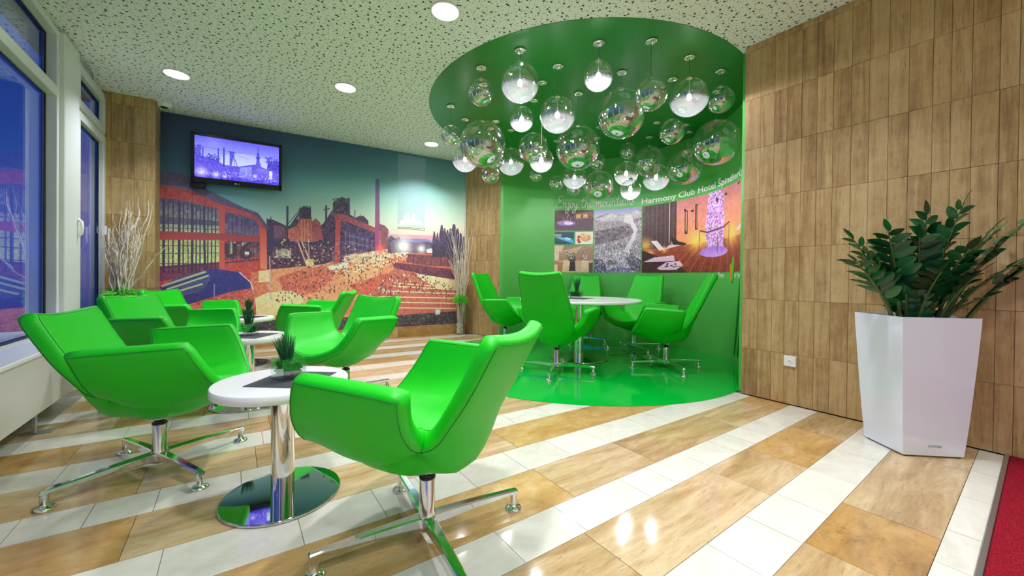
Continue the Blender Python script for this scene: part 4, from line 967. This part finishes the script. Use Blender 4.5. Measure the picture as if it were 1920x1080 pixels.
GLY = {  # handwriting strokes: (advance, [polylines]); baseline 0, x height about 0.42
 'E': (0.62, [[(.60, .92), (.36, .98), (.20, .88), (.26, .66), (.44, .55), (.26, .50), (.06, .26), (.12, .02), (.34, .0), (.56, .14)]]),
 'n': (0.42, [[(.02, .36), (.08, .42), (.09, .0)], [(.08, .26), (.20, .42), (.29, .36), (.28, .08), (.34, .0), (.42, .08)]]),
 'j': (0.26, [[(.06, .34), (.16, .42), (.16, -.20), (.06, -.42), (-.08, -.40), (-.06, -.24), (.24, .06)], [(.17, .56), (.185, .60)]]),
 'o': (0.38, [[(.24, .40), (.10, .40), (.03, .20), (.08, .02), (.20, .01), (.29, .18), (.25, .38), (.38, .32)]]),
 'y': (0.44, [[(.02, .38), (.06, .14), (.16, .06), (.28, .38)], [(.30, .42), (.24, .0), (.12, -.38), (-.04, -.42), (-.06, -.28), (.42, .06)]]),
 't': (0.32, [[(.18, .86), (.12, .40), (.10, .08), (.18, .0), (.32, .10)], [(-.02, .52), (.34, .58)]]),
 'h': (0.42, [[(.16, .92), (.08, .50), (.05, .0)], [(.07, .22), (.20, .42), (.28, .34), (.26, .06), (.34, .0), (.42, .10)]]),
 'e': (0.36, [[(.04, .20), (.24, .28), (.24, .40), (.12, .41), (.04, .22), (.10, .02), (.22, .0), (.36, .12)]]),
 'm': (0.62, [[(.02, .36), (.07, .42), (.08, .0)], [(.07, .24), (.18, .42), (.25, .36), (.25, .0)], [(.25, .24), (.37, .42), (.45, .36), (.45, .08), (.52, .0), (.62, .10)]]),
 'u': (0.42, [[(.02, .40), (.04, .10), (.13, .0), (.26, .16), (.30, .40)], [(.30, .40), (.29, .08), (.36, .0), (.42, .08)]]),
 'a': (0.42, [[(.28, .38), (.14, .42), (.03, .22), (.06, .02), (.16, .02), (.29, .34)], [(.30, .41), (.28, .08), (.35, .0), (.42, .08)]]),
 'i': (0.20, [[(.03, .36), (.09, .42), (.08, .06), (.13, .0), (.20, .08)], [(.12, .60), (.135, .63)]]),
 's': (0.32, [[(.02, .08), (.18, .44), (.16, .28), (.26, .14), (.16, .0), (.02, .03)]]),
 '.': (0.14, [[(.05, .0), (.065, .012)]]), ' ': (0.22, [])}
mb = MB(); x = 0.0; U = 0.205; txt = 'Enjoy the mountains...'
tot = sum(GLY[c][0] for c in txt); KX = math.radians(44.0) * NR / tot
for ch in txt:
    adv, st = GLY[ch]
    for pl in st:
        m_ = max(6, 5 * len(pl)); pts = [catmull(pl, i / m_) for i in range(m_ + 1)] if len(pl) > 2 else pl
        mb.tube([cyl_pt(56.8 - math.degrees((x + px + 0.12 * py) * KX / NR), 2.215 + py * U, 0.0125) for px, py in pts], 0.0072 if ch != '.' else 0.008, 6)
    x += adv
tag(mb.build('handwritten_lettering', M['white_print']), 'white handwritten words Enjoy the mountains above the small pictures', 'lettering')

# ---- the printed pictures on the niche wall
def wall_photo(c, a_left, a_right, z0, z1, label, group=None):
    n = max(4, int(abs(a_left - a_right) / 2)); m = c.material('picture print', 0.45, gain=1.24, soft=0.9)
    g = [[cyl_pt(a_left + (a_right - a_left) * i / n, z, 0.004) for i in range(n + 1)] for z in (z0, z1)]
    o = print_mesh('wall_picture', g, m, lambda p: Vector((p.x - NX, p.y - NY, 0)).normalized() * 0.003)
    for p in o.data.polygons: p.use_smooth = False
    tag(o, label, 'picture', 'printed pictures on the green niche wall')
c = Paint(1.0, 0.55, 220, (70, 44, 46))                    # dim pool hall
c.poly([(0, 0.30), (1, 0.30), (1, 0.55), (0, 0.55)], (84, 56, 52), (62, 38, 42), 6); c.poly([(0, 0), (1, 0), (1, 0.27), (0, 0.27)], (78, 52, 74), (92, 62, 78), 6)
c.poly([(0.5, 0.28), (1, 0.30), (1, 0.5), (0.5, 0.48)], (120, 84, 62), (90, 60, 56), 8)
for x0 in (0.56, 0.74): c.poly([(x0, 0.33), (x0 + 0.12, 0.33), (x0 + 0.12, 0.44), (x0, 0.44)], (206, 164, 108), (180, 128, 84), 10)
c.ell((0.3, 0.2), 0.24, 0.07, (150, 120, 190), (120, 84, 160), 8); c.ell((0.36, 0.2), 0.12, 0.045, (214, 190, 240), None, 10); c.specks([(0.2, 0.2), (0.45, 0.2), (0.4, 0.5), (0.25, 0.5)], 60, [(180, 150, 170), (120, 90, 110)], (0.006, 0.01), (0.01, 0.05))
wall_photo(c, 57.2, 36.7, 1.822, 2.175, 'printed picture of a dim pool hall with a violet fountain')
c = Paint(1.0, 0.62, 130, (36, 96, 160))                   # blue pool
c.poly([(0, 0.3), (1, 0.3), (1, 0.62), (0, 0.62)], (30, 70, 96), (24, 56, 84), 6); c.poly([(0.0, 0.34), (0.35, 0.34), (0.35, 0.5), (0, 0.5)], (180, 170, 150), (120, 110, 100), 10)
c.poly([(0.05, 0.34), (1.0, 0.02), (0.95, 0.2), (0.6, 0.34)], (110, 180, 230), (50, 140, 220), 8); c.poly([(0, 0), (0.95, 0), (0.05, 0.33), (0, 0.33)], (30, 84, 110), (26, 60, 84), 6); c.poly([(0.5, 0.28), (0.8, 0.2), (0.84, 0.3), (0.6, 0.35)], (180, 220, 246), None, 6)
wall_photo(c, 57.1, 46.7, 1.585, 1.80, 'small printed picture of a blue swimming pool')
c = Paint(1.0, 0.7, 130, (226, 208, 188))                  # plate of food
c.ell((0.5, 0.2), 0.5, 0.22, (240, 230, 220), (226, 214, 204)); c.ell((0.58, 0.36), 0.3, 0.2, (226, 160, 110), (206, 126, 70), 16); c.ell((0.45, 0.52), 0.16, 0.12, (222, 170, 140), None, 14)
for p in ((0.2, 0.42), (0.17, 0.25), (0.22, 0.14)): c.ell(p, 0.09, 0.085, (216, 60, 50), (176, 30, 34), 8)
c.specks([(0.35, 0.2), (0.85, 0.2), (0.8, 0.55), (0.4, 0.55)], 90, [(240, 190, 140), (190, 100, 60), (250, 220, 180)], (0.02, 0.05), (0.01, 0.03))
wall_photo(c, 46.0, 36.7, 1.585, 1.80, 'small printed picture of a plate of food with strawberries')
c = Paint(1.0, 0.7, 220, (190, 158, 136))                  # dining room
c.poly([(0.2, 0.55), (0.75, 0.7), (0.15, 0.7)], (140, 112, 98), (160, 130, 112), 5); c.poly([(0.0, 0.3), (0.12, 0.35), (0.25, 0.7), (0, 0.7)], (206, 178, 152), (214, 188, 160), 5)
c.poly([(0.12, 0.3), (0.6, 0.3), (0.62, 0.5), (0.12, 0.55)], (172, 138, 118), (150, 112, 92), 6); c.poly([(0.62, 0.3), (1, 0.32), (1, 0.68), (0.75, 0.7), (0.58, 0.52)], (164, 126, 112), (150, 110, 96), 6)
c.poly([(0, 0.0), (0.25, 0.0), (0.25, 0.26), (0, 0.3)], (168, 116, 86), (150, 98, 70), 6); c.poly([(0.0, 0.02), (0.09, 0.02), (0.08, 0.2), (0, 0.2)], (220, 176, 140)); c.poly([(0.2, 0.02), (0.44, 0.02), (0.42, 0.32), (0.24, 0.32)], (216, 186, 158), (196, 160, 130), 5); c.poly([(0.7, 0.02), (0.9, 0.02), (0.88, 0.3), (0.72, 0.32)], (222, 190, 160), (200, 164, 134), 5)
c.poly([(0.38, 0.0), (0.56, 0.0), (0.54, 0.3), (0.42, 0.34)], (52, 40, 38), (40, 30, 30), 10); c.ell((0.46, 0.36), 0.10, 0.10, (70, 58, 50), None, 26); c.specks([(0.3, 0.4), (0.5, 0.3), (0.52, 0.52), (0.3, 0.56)], 60, [(240, 232, 224), (90, 76, 66)], (0.012, 0.03), (0.01, 0.025)); c.poly([(0.2, 0.0), (0.9, 0.0), (0.9, 0.03), (0.2, 0.03)], (206, 160, 128)); c.poly([(0.9, 0.0), (1, 0.0), (1, 0.26), (0.9, 0.24)], (86, 66, 60)); c.line([(0.76, 0.46), (0.78, 0.36), (0.84, 0.36), (0.84, 0.46)], 0.012, (236, 224, 210))
wall_photo(c, 57.1, 36.7, 1.10, 1.565, 'printed picture of a beige dining room with chairs and flowers')
c = Paint(1.0, 1.36, 260, (150, 138, 150))                 # aerial view of ski slopes
c.a += c.blotch(c.a.shape[:2], 26, (1, 2, 4, 9)); c.poly([(0, 1.2), (0.3, 1.28), (0.6, 1.22), (1, 1.3), (1, 1.36), (0, 1.36)], (150, 148, 200), (190, 184, 214), 4); c.poly([(0, 1.15), (0.35, 1.27), (0.6, 1.2), (0.9, 1.29), (1, 1.26), (1, 1.14), (0.6, 1.1), (0.2, 1.1)], (206, 198, 206), (178, 166, 178), 14)
c.poly([(0.02, 0.6), (0.6, 0.72), (0.9, 0.86), (0.7, 1.0), (0.0, 0.9)], (116, 104, 116), (104, 94, 106), 24)
c.poly([(0.66, 1.24), (0.8, 1.2), (0.84, 1.05), (0.92, 0.9), (0.88, 0.72), (0.78, 0.55), (0.74, 0.44), (1.0, 0.3), (1, 0.22), (0.66, 0.4), (0.62, 0.44), (0.72, 0.6), (0.8, 0.74), (0.84, 0.86), (0.76, 1.02), (0.62, 1.06)], (216, 208, 216), (198, 190, 202), 10)
c.poly([(0.15, 0.3), (0.45, 0.5), (0.7, 0.42), (0.8, 0.1), (0.5, 0.06), (0.3, 0.08)], (176, 166, 180), (160, 150, 172), 26); c.ell((0.38, 0.21), 0.13, 0.06, (96, 86, 100), None, 20); c.poly([(0.78, 0.42), (1, 0.26), (1, 0.02), (0.8, 0.05), (0.68, 0.3)], (104, 94, 108), (88, 80, 100), 28); c.poly([(0, 0), (0.3, 0.0), (0.2, 0.26), (0, 0.3)], (90, 84, 110), (80, 76, 110), 30); c.poly([(0.3, 0), (0.85, 0), (0.75, 0.1), (0.4, 0.12)], (96, 90, 150), (110, 104, 140), 30)
c.specks([(0, 0), (1, 0), (1, 0.6), (0, 0.6)], 500, [(70, 62, 80), (222, 216, 226), (110, 100, 120)], (0.006, 0.014), (0.006, 0.02))
wall_photo(c, 36.05, 11.75, 1.10, 2.165, 'printed grey picture of ski slopes seen from the air')
c = Paint(2.2, 1.07, 240, (200, 120, 104))                 # spa room
c.poly([(0.55, 0.38), (2.2, 0.45), (2.2, 1.07), (0.55, 1.07)], (196, 118, 124), (226, 140, 84), 5); c.poly([(0, 0.35), (0.56, 0.38), (0.56, 1.07), (0, 1.07)], (84, 62, 66), (70, 44, 46), 6)
for k in range(16): c.line([(0.03 + k * 0.034, 0.4), (0.03 + k * 0.034, 1.07)], 0.008, (66, 48, 54) if k % 2 else (104, 80, 84))
c.line([(0.44, 0.45), (0.44, 1.07)], 0.012, (200, 170, 170)); c.poly([(0, 0), (2.2, 0), (2.2, 0.44), (0.55, 0.40), (0, 0.36)], (150, 66, 44), (120, 44, 36), 8)
for k in range(26): c.line([(0.9 + k * 0.05, 0.42), (0.4 + k * 0.095, 0.0)], 0.008, (96, 34, 30) if k % 2 else (176, 88, 60))
for p, r, q in (((0.06, 0.44), 0.16, 0.7), ((0.9, 0.44), 0.2, 0.9), ((1.05, 0.46), 0.16, 0.7), ((1.62, 0.46), 0.22, 0.8), ((2.0, 0.5), 0.25, 0.7), ((0.36, 0.36), 0.07, 0.9), ((0.14, 0.3), 0.07, 0.9), ((0.5, 0.44), 0.05, 0.9)): c.glow(p, r, (255, 196, 90), q)
c.poly([(0, 0.0), (0.75, 0.0), (0.5, 0.2), (0.3, 0.24), (0, 0.36)], (46, 26, 28), (60, 30, 30), 5); c.poly([(0.14, 0.5), (0.24, 0.5), (0.36, 0.36), (0.28, 0.34)], (226, 198, 206)); c.poly([(0.38, 0.36), (0.62, 0.4), (0.6, 0.43), (0.44, 0.42)], (216, 180, 196)); c.poly([(0.46, 0.56), (0.6, 0.46), (0.74, 0.42), (0.7, 0.40), (0.5, 0.42)], (44, 26, 30))
c.poly([(0.02, 0.17), (0.2, 0.24), (0.52, 0.26), (0.54, 0.17), (0.3, 0.17)], (228, 186, 206), (206, 160, 186)); c.poly([(0.24, 0.07), (0.4, 0.16), (0.62, 0.17), (0.68, 0.11), (0.56, 0.04), (0.3, 0.04)], (226, 180, 206), (214, 166, 190), 4); c.specks([(0.36, 0.08), (0.6, 0.08), (0.6, 0.14), (0.4, 0.14)], 14, [(60, 40, 50)], (0.02, 0.03), (0.01, 0.014))
c.line([(0.72, 0.9), (0.72, 0.56)], 0.05, (70, 44, 40)); c.line([(0.9, 0.96), (0.9, 0.6)], 0.05, (74, 46, 40)); c.line([(0.72, 0.88), (0.72, 0.6)], 0.015, (220, 160, 130)); c.line([(0.91, 0.94), (0.91, 0.62)], 0.015, (220, 160, 130))
c.poly([(1.12, 1.07), (1.38, 1.07), (1.44, 0.7), (1.42, 0.3), (1.1, 0.3), (1.06, 0.62)], (206, 150, 226), (196, 134, 206), 20); c.specks([(1.12, 1.07), (1.38, 1.07), (1.44, 0.7), (1.42, 0.3), (1.1, 0.3), (1.06, 0.62)], 700, [(240, 206, 250), (150, 96, 170), (222, 176, 240), (116, 70, 130)], (0.008, 0.014), (0.01, 0.02)); c.ell((1.24, 0.27), 0.28, 0.07, (150, 96, 196), (190, 140, 230), 10)
c.line([(0.96, 0.58), (1.1, 0.54), (1.4, 0.57), (1.56, 0.62)], 0.022, (96, 56, 70)); c.line([(0.96, 0.57), (0.95, 0.28)], 0.01, (90, 60, 70)); c.line([(1.55, 0.6), (1.53, 0.3)], 0.01, (90, 60, 70)); c.line([(1.3, 0.5), (1.3, 0.24)], 0.012, (70, 40, 60)); c.poly([(1.72, 0.5), (1.95, 0.6), (1.95, 0.54), (1.78, 0.48)], (226, 190, 206))
c.specks([(0.6, 0.85), (2.0, 0.85), (2.0, 1.05), (0.6, 1.0)], 8, [(60, 36, 40)], (0.03, 0.05), (0.02, 0.03))
wall_photo(c, 11.2, -60.0, 1.098, 2.165, 'wide printed picture of a spa room with loungers and a violet bead fountain')
# leaf emblem and grass blades stuck on the wall
def blade(pts, w, m, name, label):
    """thin leaf shaped sticker on the niche wall: pts (angle, z) along its middle"""
    n = 14; L = [catmull(pts, k / n) for k in range(n + 1)]; vs = []; fs = []
    for k, (a, z) in enumerate(L):
        hw = w * max(0.02, math.sin(PI * (0.04 + 0.92 * k / n)) ** 0.7) / NR; d = math.degrees(hw)
        vs += [cyl_pt(a + d, z, 0.008), cyl_pt(a - d, z, 0.008), cyl_pt(a + d, z, 0.005), cyl_pt(a - d, z, 0.005)]
    for k in range(n):
        b = 4 * k; fs += [(b, b + 1, b + 5, b + 4), (b + 2, b + 6, b + 7, b + 3), (b, b + 4, b + 6, b + 2), (b + 1, b + 3, b + 7, b + 5)]
    o = MB().add(vs, fs).build(name, m); tag(o, label, 'wall sticker')
M['sticker_orange'] = mat('orange print', S2L(236, 130, 40), 0.5); M['sticker_lime'] = mat('lime print', S2L(96, 200, 40), 0.5); M['sticker_green'] = mat('dark green print', S2L(20, 130, 50), 0.5)
blade([(-40.6, 0.98), (-40.9, 1.1), (-40.3, 1.20)], 0.022, M['sticker_orange'], 'leaf_sticker', 'slim orange leaf sticker between the white words live and in harmony')
blade([(-41.6, 0.96), (-42.2, 1.12), (-42.8, 1.28)], 0.034, M['sticker_lime'], 'leaf_sticker', 'slim lime green leaf sticker between the white words live and in harmony')
blade([(-44.5, 0.10), (-47.2, 0.60), (-49.6, 1.10)], 0.018, M['sticker_green'], 'grass_sticker', 'dark green grass blade sticker rising to the white lettering')
blade([(-47.5, 0.10), (-49.6, 0.42), (-51.6, 0.80)], 0.020, M['sticker_green'], 'grass_sticker', 'dark green grass blade sticker closest to the stone wall edge')
blade([(-47.2, 2.28), (-50, 2.30), (-56, 2.38)], 0.03, M['sticker_green'], 'leaf_sticker', 'dark green leaf tip sticker above the last letters of the hotel name')

# ---- wall screen
tv = thing('television', 'black flat television on the mural showing a violet blue industrial skyline', 'television', mural_pt(0.82, 2.481, 0.0))
Tt = frame((0, 0, 0), MN, MU)   # local x to the right, local y = up, z out of the wall
Wd, Hd = 0.985, 0.630; o0 = 0.13
MB().bbox((0, 0, o0 - 0.02), (Wd, Hd, 0.045), 0.006, 0, Tt).build('housing', M['black_plastic'], tv)
bz = MB()
for cx, cy, w_, h_ in ((0, Hd / 2 - 0.018, Wd, 0.036), (0, -Hd / 2 + 0.034, Wd, 0.068), (-Wd / 2 + 0.018, 0, 0.036, Hd), (Wd / 2 - 0.018, 0, 0.036, Hd)): bz.bbox((cx, cy, o0 + 0.008), (w_, h_, 0.012), 0.003, 0, Tt)
bz.build('bezel', M['black_plastic'], tv)
c = Paint(1.0, 0.57, 420, (120, 120, 240))
c.poly([(0, 0.2), (1, 0.2), (1, 0.57), (0, 0.57)], (96, 92, 236), (196, 206, 255), 3)
c.ell((0.62, 0.26), 0.34, 0.14, (206, 216, 255), (214, 222, 255), 3, 0.45)
for y in (0.50, 0.47, 0.42): c.line([(0.2, y), (0.75, y - 0.03)], 0.004, (130, 128, 240))
c.line([(0.0, 0.43), (0.35, 0.405), (0.62, 0.33)], 0.003, (60, 60, 170))
c.poly([(0, 0), (1, 0), (1, 0.23), (0.85, 0.22), (0.7, 0.27), (0.6, 0.24), (0.5, 0.21), (0.33, 0.21), (0.25, 0.26), (0.15, 0.28), (0.08, 0.30), (0, 0.32)], (84, 74, 214), (120, 104, 236), 12)
for x, y0, y1, w_ in ((0.095, 0.27, 0.42, 0.012), (0.265, 0.22, 0.43, 0.012), (0.33, 0.18, 0.45, 0.018)): c.line([(x, y0), (x, y1)], w_, (56, 52, 190))
c.specks([(0.0, 0.3), (0.07, 0.3), (0.07, 0.43), (0, 0.43)], 110, [(60, 56, 190), (90, 84, 220)], (0.006, 0.014), (0.006, 0.014)); c.specks([(0.12, 0.26), (0.3, 0.24), (0.24, 0.34), (0.14, 0.33)], 90, [(66, 60, 196)], (0.006, 0.016), (0.006, 0.014))
c.poly([(0.385, 0.41), (0.455, 0.41), (0.455, 0.395), (0.385, 0.395)], (60, 56, 190)); c.poly([(0.395, 0.21), (0.42, 0.21), (0.45, 0.40), (0.395, 0.40)], (84, 78, 214), (96, 92, 222), 10); c.line([(0.44, 0.36), (0.485, 0.21)], 0.009, (64, 60, 196)); c.line([(0.43, 0.36), (0.46, 0.21)], 0.006, (64, 60, 196))
c.line([(0.735, 0.30), (0.735, 0.52)], 0.006, (64, 60, 190)); c.line([(0.715, 0.485), (0.755, 0.485)], 0.005, (64, 60, 190)); c.poly([(0.715, 0.27), (0.755, 0.27), (0.75, 0.44), (0.72, 0.44)], (70, 66, 200), (90, 84, 220), 8); c.ell((0.735, 0.37), 0.032, 0.012, (60, 56, 186)); c.poly([(0.70, 0.18), (0.78, 0.18), (0.765, 0.30), (0.71, 0.30)], (96, 88, 224), (110, 100, 230), 12)
c.poly([(0.84, 0.2), (1, 0.2), (1, 0.36), (0.86, 0.34)], (66, 58, 196), (84, 74, 214), 14); c.specks([(0.82, 0.3), (1, 0.3), (1, 0.42), (0.82, 0.4)], 90, [(70, 64, 200), (104, 98, 226)], (0.006, 0.014), (0.006, 0.02))
c.poly([(0.5, 0.06), (0.66, 0.06), (0.66, 0.23), (0.52, 0.2)], (150, 158, 246), (124, 122, 240), 8); c.poly([(0.72, 0.05), (0.86, 0.05), (0.86, 0.22), (0.72, 0.22)], (130, 124, 240), (96, 84, 226), 14)
c.poly([(0.875, 0.08), (0.915, 0.08), (0.915, 0.20), (0.875, 0.20)], (226, 224, 255)); c.poly([(0, 0), (1, 0), (1, 0.05), (0, 0.05)], (96, 80, 226), (76, 64, 210), 14)
for p, r in (((0.08, 0.08), 0.09), ((0.70, 0.10), 0.04), ((0.24, 0.06), 0.06), ((0.34, 0.05), 0.04)): c.glow(p, r, (236, 226, 255), 0.9)
c.specks([(0.05, 0.03), (0.95, 0.03), (0.95, 0.12), (0.05, 0.12)], 120, [(210, 206, 255), (60, 50, 190), (170, 160, 250)], (0.004, 0.01), (0.004, 0.014))
sw, sh_ = Wd - 0.066, Hd - 0.098
g = [[Tt @ Vector((x * sw / 2, y * sh_ / 2 + 0.016, o0 + 0.006)) for x in (-1, 1)] for y in (-1, 1)]
s_ = print_mesh('screen', g, c.material('screen picture', 0.2, 1.0), lambda p: -MN * 0.004); s_.parent = tv
me = text_mesh('LG', 0.026, 0.0006)
for v in me.vertices: v.co = Tt @ Vector((v.co.x - 0.012, v.co.y - Hd / 2 + 0.018, o0 + 0.0145))
me.update(); me.materials.append(M['alu']); link_mesh('maker_mark', me, tv)
MB().lathe([(0.0, -0.001), (0.010, -0.001), (0.010, 0.001), (0, 0.001)], 16, (-0.03, -Hd / 2 + 0.027, o0 + 0.0145), Tt).build('logo_disc', M['alu'], tv)
MB().bbox((0.05, 0.02, 0.05), (0.36, 0.30, 0.075), 0.004, 0, Tt).build('bracket', M['black_plastic'], tv)
MB().bbox((-0.43, -0.345, 0.066), (0.15, 0.07, 0.10), 0.006, 0, Tt).build('media_box', M['black_plastic'], tv)

# ---- sockets, dome camera
def socket(p, n, u, label):
    t = thing('wall_socket', label, 'socket', p); T = frame((0, 0, 0), n, u)
    MB().bbox((0, 0, 0.006), (0.084, 0.084, 0.012), 0.004, 0, T).build('cover_plate', M['white_plastic'], t)
    MB().lathe([(0.0215, 0.0121), (0.0215, 0.0125), (0.020, 0.0132), (0.0, 0.0128)], 24, (0, 0, 0), T).build('insert', M['pebble_white'], t)
    h = MB()
    for a, b in ((-0.0095, -0.002), (0.0095, -0.002)): h.lathe([(0.0026, 0.013), (0.0026, 0.0138)], 12, (a, b, 0), T)
    h.tube([T @ Vector((0, 0.009, 0.013)), T @ Vector((0, 0.009, 0.022))], 0.0026, 10); h.build('contacts', M['gasket'], t)
socket(Vector((XR - 0.0015, 1.20, 0.352)), (-1, 0, 0), (0, -1, 0), 'white wall socket low on the travertine wall')
socket(mural_pt(3.626, 0.39, 0.006), MN, MU, 'white wall socket in the dark bottom band of the mural')
dc = thing('dome_camera', 'small white dome camera with black eye on the ceiling by the left pillar', 'camera', (-0.70, 6.18, CEIL))
MB().lathe([(0.050, -0.045), (0.062, -0.038), (0.066, -0.02), (0.066, -0.001)], 28).build('housing', M['white_plastic'], dc)
MB().lathe([(0.0, -0.062), (0.018, -0.058), (0.034, -0.048), (0.036, -0.040)], 24).build('lens_dome', M['black_plastic'], dc)

# ---- branch arrangements
def keep_right(q):
    """keeps a twig clear of the back wall and the right pillar"""
    w = q + Vector((3.165, 5.94, 0)); n2 = Vector((P0.y - P1.y, P1.x - P0.x, 0)).normalized()
    if n2.dot(-P0) < 0: n2 = -n2
    a = (w - M0).dot(MN); q = q + MN * max(0, 0.035 - a); b = (q + Vector((3.165, 5.94, 0)) - P0).dot(n2)
    return q + n2 * max(0, 0.03 - b)
def keep_left(q):
    return Vector((max(q.x, -0.17), min(q.y, 0.24), q.z))
def twig(mb, p, d, L, r, rr, wob, depth=0, keep=None):
    n = 16; pts = [Vector(p)]; d = Vector(d).normalized(); ph = rr.uniform(0, 6.28); fr = rr.uniform(2.2, 3.6)
    a1 = d.orthogonal().normalized(); a2 = d.cross(a1)
    for k in range(1, n + 1):
        f = k / n; amp = wob * (0.35 + 0.65 * f)
        q = Vector(p) + d * (L * f) + a1 * (amp * math.sin(ph + fr * 6.28 * f)) + a2 * (amp * math.cos(ph * 1.3 + fr * 5.1 * f)); pts.append(keep(q) if keep else q)
    mb.tube(pts, [r * (1 - 0.72 * k / n) for k in range(n + 1)], 5)
    if depth < 1:
        for _ in range(rr.choice([1, 2, 2])):
            k = rr.randint(6, 12); e = (d + Vector((rr.uniform(-.5, .5), rr.uniform(-.5, .5), rr.uniform(0, .4)))).normalized()
            twig(mb, pts[k], e, L * rr.uniform(0.25, 0.45), r * 0.5, rr, wob * 0.8, depth + 1, keep)
def fluff(name, parent, c, r, h, n, seed):
    rr = random.Random(seed); mb = MB()
    for _ in range(n):
        a, t = rr.uniform(0, 2 * PI), rr.uniform(-0.5, 1.0) * PI / 2; q = Vector((math.cos(a) * math.cos(t) * r, math.sin(a) * math.cos(t) * r, math.sin(t) * h)) * rr.uniform(0.75, 1.05)
        m_ = q * 0.55 + Vector((rr.uniform(-.2, .2) * r, rr.uniform(-.2, .2) * r, 0.25 * h)); mb.tube([Vector(c), Vector(c) + m_, Vector(c) + q], [0.003, 0.003, 0.001], 3)
    return tag(mb.build(name, M['fluff'], parent), kind='stuff')
ba = thing('branch_arrangement', 'bleached twisted branches in a green pot by the left stone pillar', 'branch arrangement', (-1.0, 5.86, 0))
MB().lathe([(0.085, 0.0), (0.09, 0.01), (0.125, 0.70), (0.13, 0.76), (0.118, 0.76), (0.112, 0.68)], 32, cap1=True).build('pot', M['fluff'], ba)
rr = random.Random(21)
for k in range(46):
    a = rr.uniform(0, 6.28); q = rr.random() ** 0.5; L = rr.uniform(0.45, 0.85)
    lx = SIDE * 0.10 if k % 3 == 0 else SIDE * -0.03
    if k in (3, 9, 14, 20, 26, 29, 33, 38, 42): L = rr.uniform(0.95, 1.15); lx = SIDE * 0.17
    if k in (5, 11, 17, 31, 36, 40): L = rr.uniform(0.85, 1.0); lx = SIDE * 0.02
    d = Vector((0.10 * q * math.cos(a), 0.10 * q * math.sin(a), 1)) + lx
    if k == 7: d = SIDE * 0.85 + Vector((0, 0, 1.1)); L = 0.75
    if k in (13, 19): d = -SIDE * 0.30 + Vector((0, 0, 1)); L = 0.6
    mb = MB(); twig(mb, (0.06 * q * math.cos(a), 0.06 * q * math.sin(a), 0.70), d, L, 0.0085, rr, 0.017, 0, keep_left); mb.build('branch', M['branch'], ba)
fluff('grass_puff', ba, (0, 0, 0.74), 0.18, 0.12, 620, 3)
bb = thing('branch_arrangement', 'bleached twisted branches in a glass vase with white pebbles by the right pillar', 'branch arrangement', (3.165, 5.94, 0))
MB().lathe([(0.068, 0.002), (0.070, 0.006), (0.070, 0.50), (0.066, 0.50), (0.066, 0.012)], 32, cap1=True).build('glass_cylinder', M['vase_glass'], bb)
mb = MB(); rr = random.Random(31)
for _ in range(260):
    a, q, r = rr.uniform(0, 6.28), 0.052 * rr.random() ** 0.5, rr.uniform(0.008, 0.013)
    mb.lathe([(0, -r * 0.7), (r, -r * 0.3), (r, r * 0.3), (0, r * 0.7)], 6, (q * math.cos(a), q * math.sin(a), 0.024 + rr.random() * 0.17), cap0=False, cap1=False)
tag(mb.build('pebbles', M['pebble_white'], bb), kind='stuff')
for k in range(30):
    a = rr.uniform(0, 6.28); q = rr.random() ** 0.5; L = rr.uniform(0.9, 1.5) if k % 3 else rr.uniform(1.6, 1.85)
    d = Vector((0.075 * q * math.cos(a), 0.075 * q * math.sin(a), 1)) + SIDE * rr.choice([-0.04, -0.01, 0.03, 0.06]) - DEEP * 0.08
    mb = MB(); twig(mb, (0.03 * q * math.cos(a), 0.03 * q * math.sin(a), 0.10), d, L, 0.0078, rr, 0.018, 0, keep_right); mb.build('branch', M['branch'], bb)
fluff('grass_puff', bb, (-0.02, -0.05, 0.60), 0.14, 0.105, 800, 4)

# ---- maker's mark on the planter
me = text_mesh('Lechuza', 0.022, 0.0004)
fc = rect(1.015, 0.06); A_, B_ = fc[0], fc[1]          # face between corner (-u,-v) and (-u,+v)
uu = (B_ - A_).normalized(); nn = Vector((uu.y, -uu.x, 0))
if nn.dot(A_) < 0: nn = -nn
Tm = frame(A_.lerp(B_, 0.40) + nn * 0.004, nn, uu if Vector((0, 0, 1)).cross(uu).dot(nn) < 0 else -uu)
for v in me.vertices: v.co = Tm @ v.co
me.update(); me.materials.append(M['alu']); link_mesh('maker_mark', me, pt)
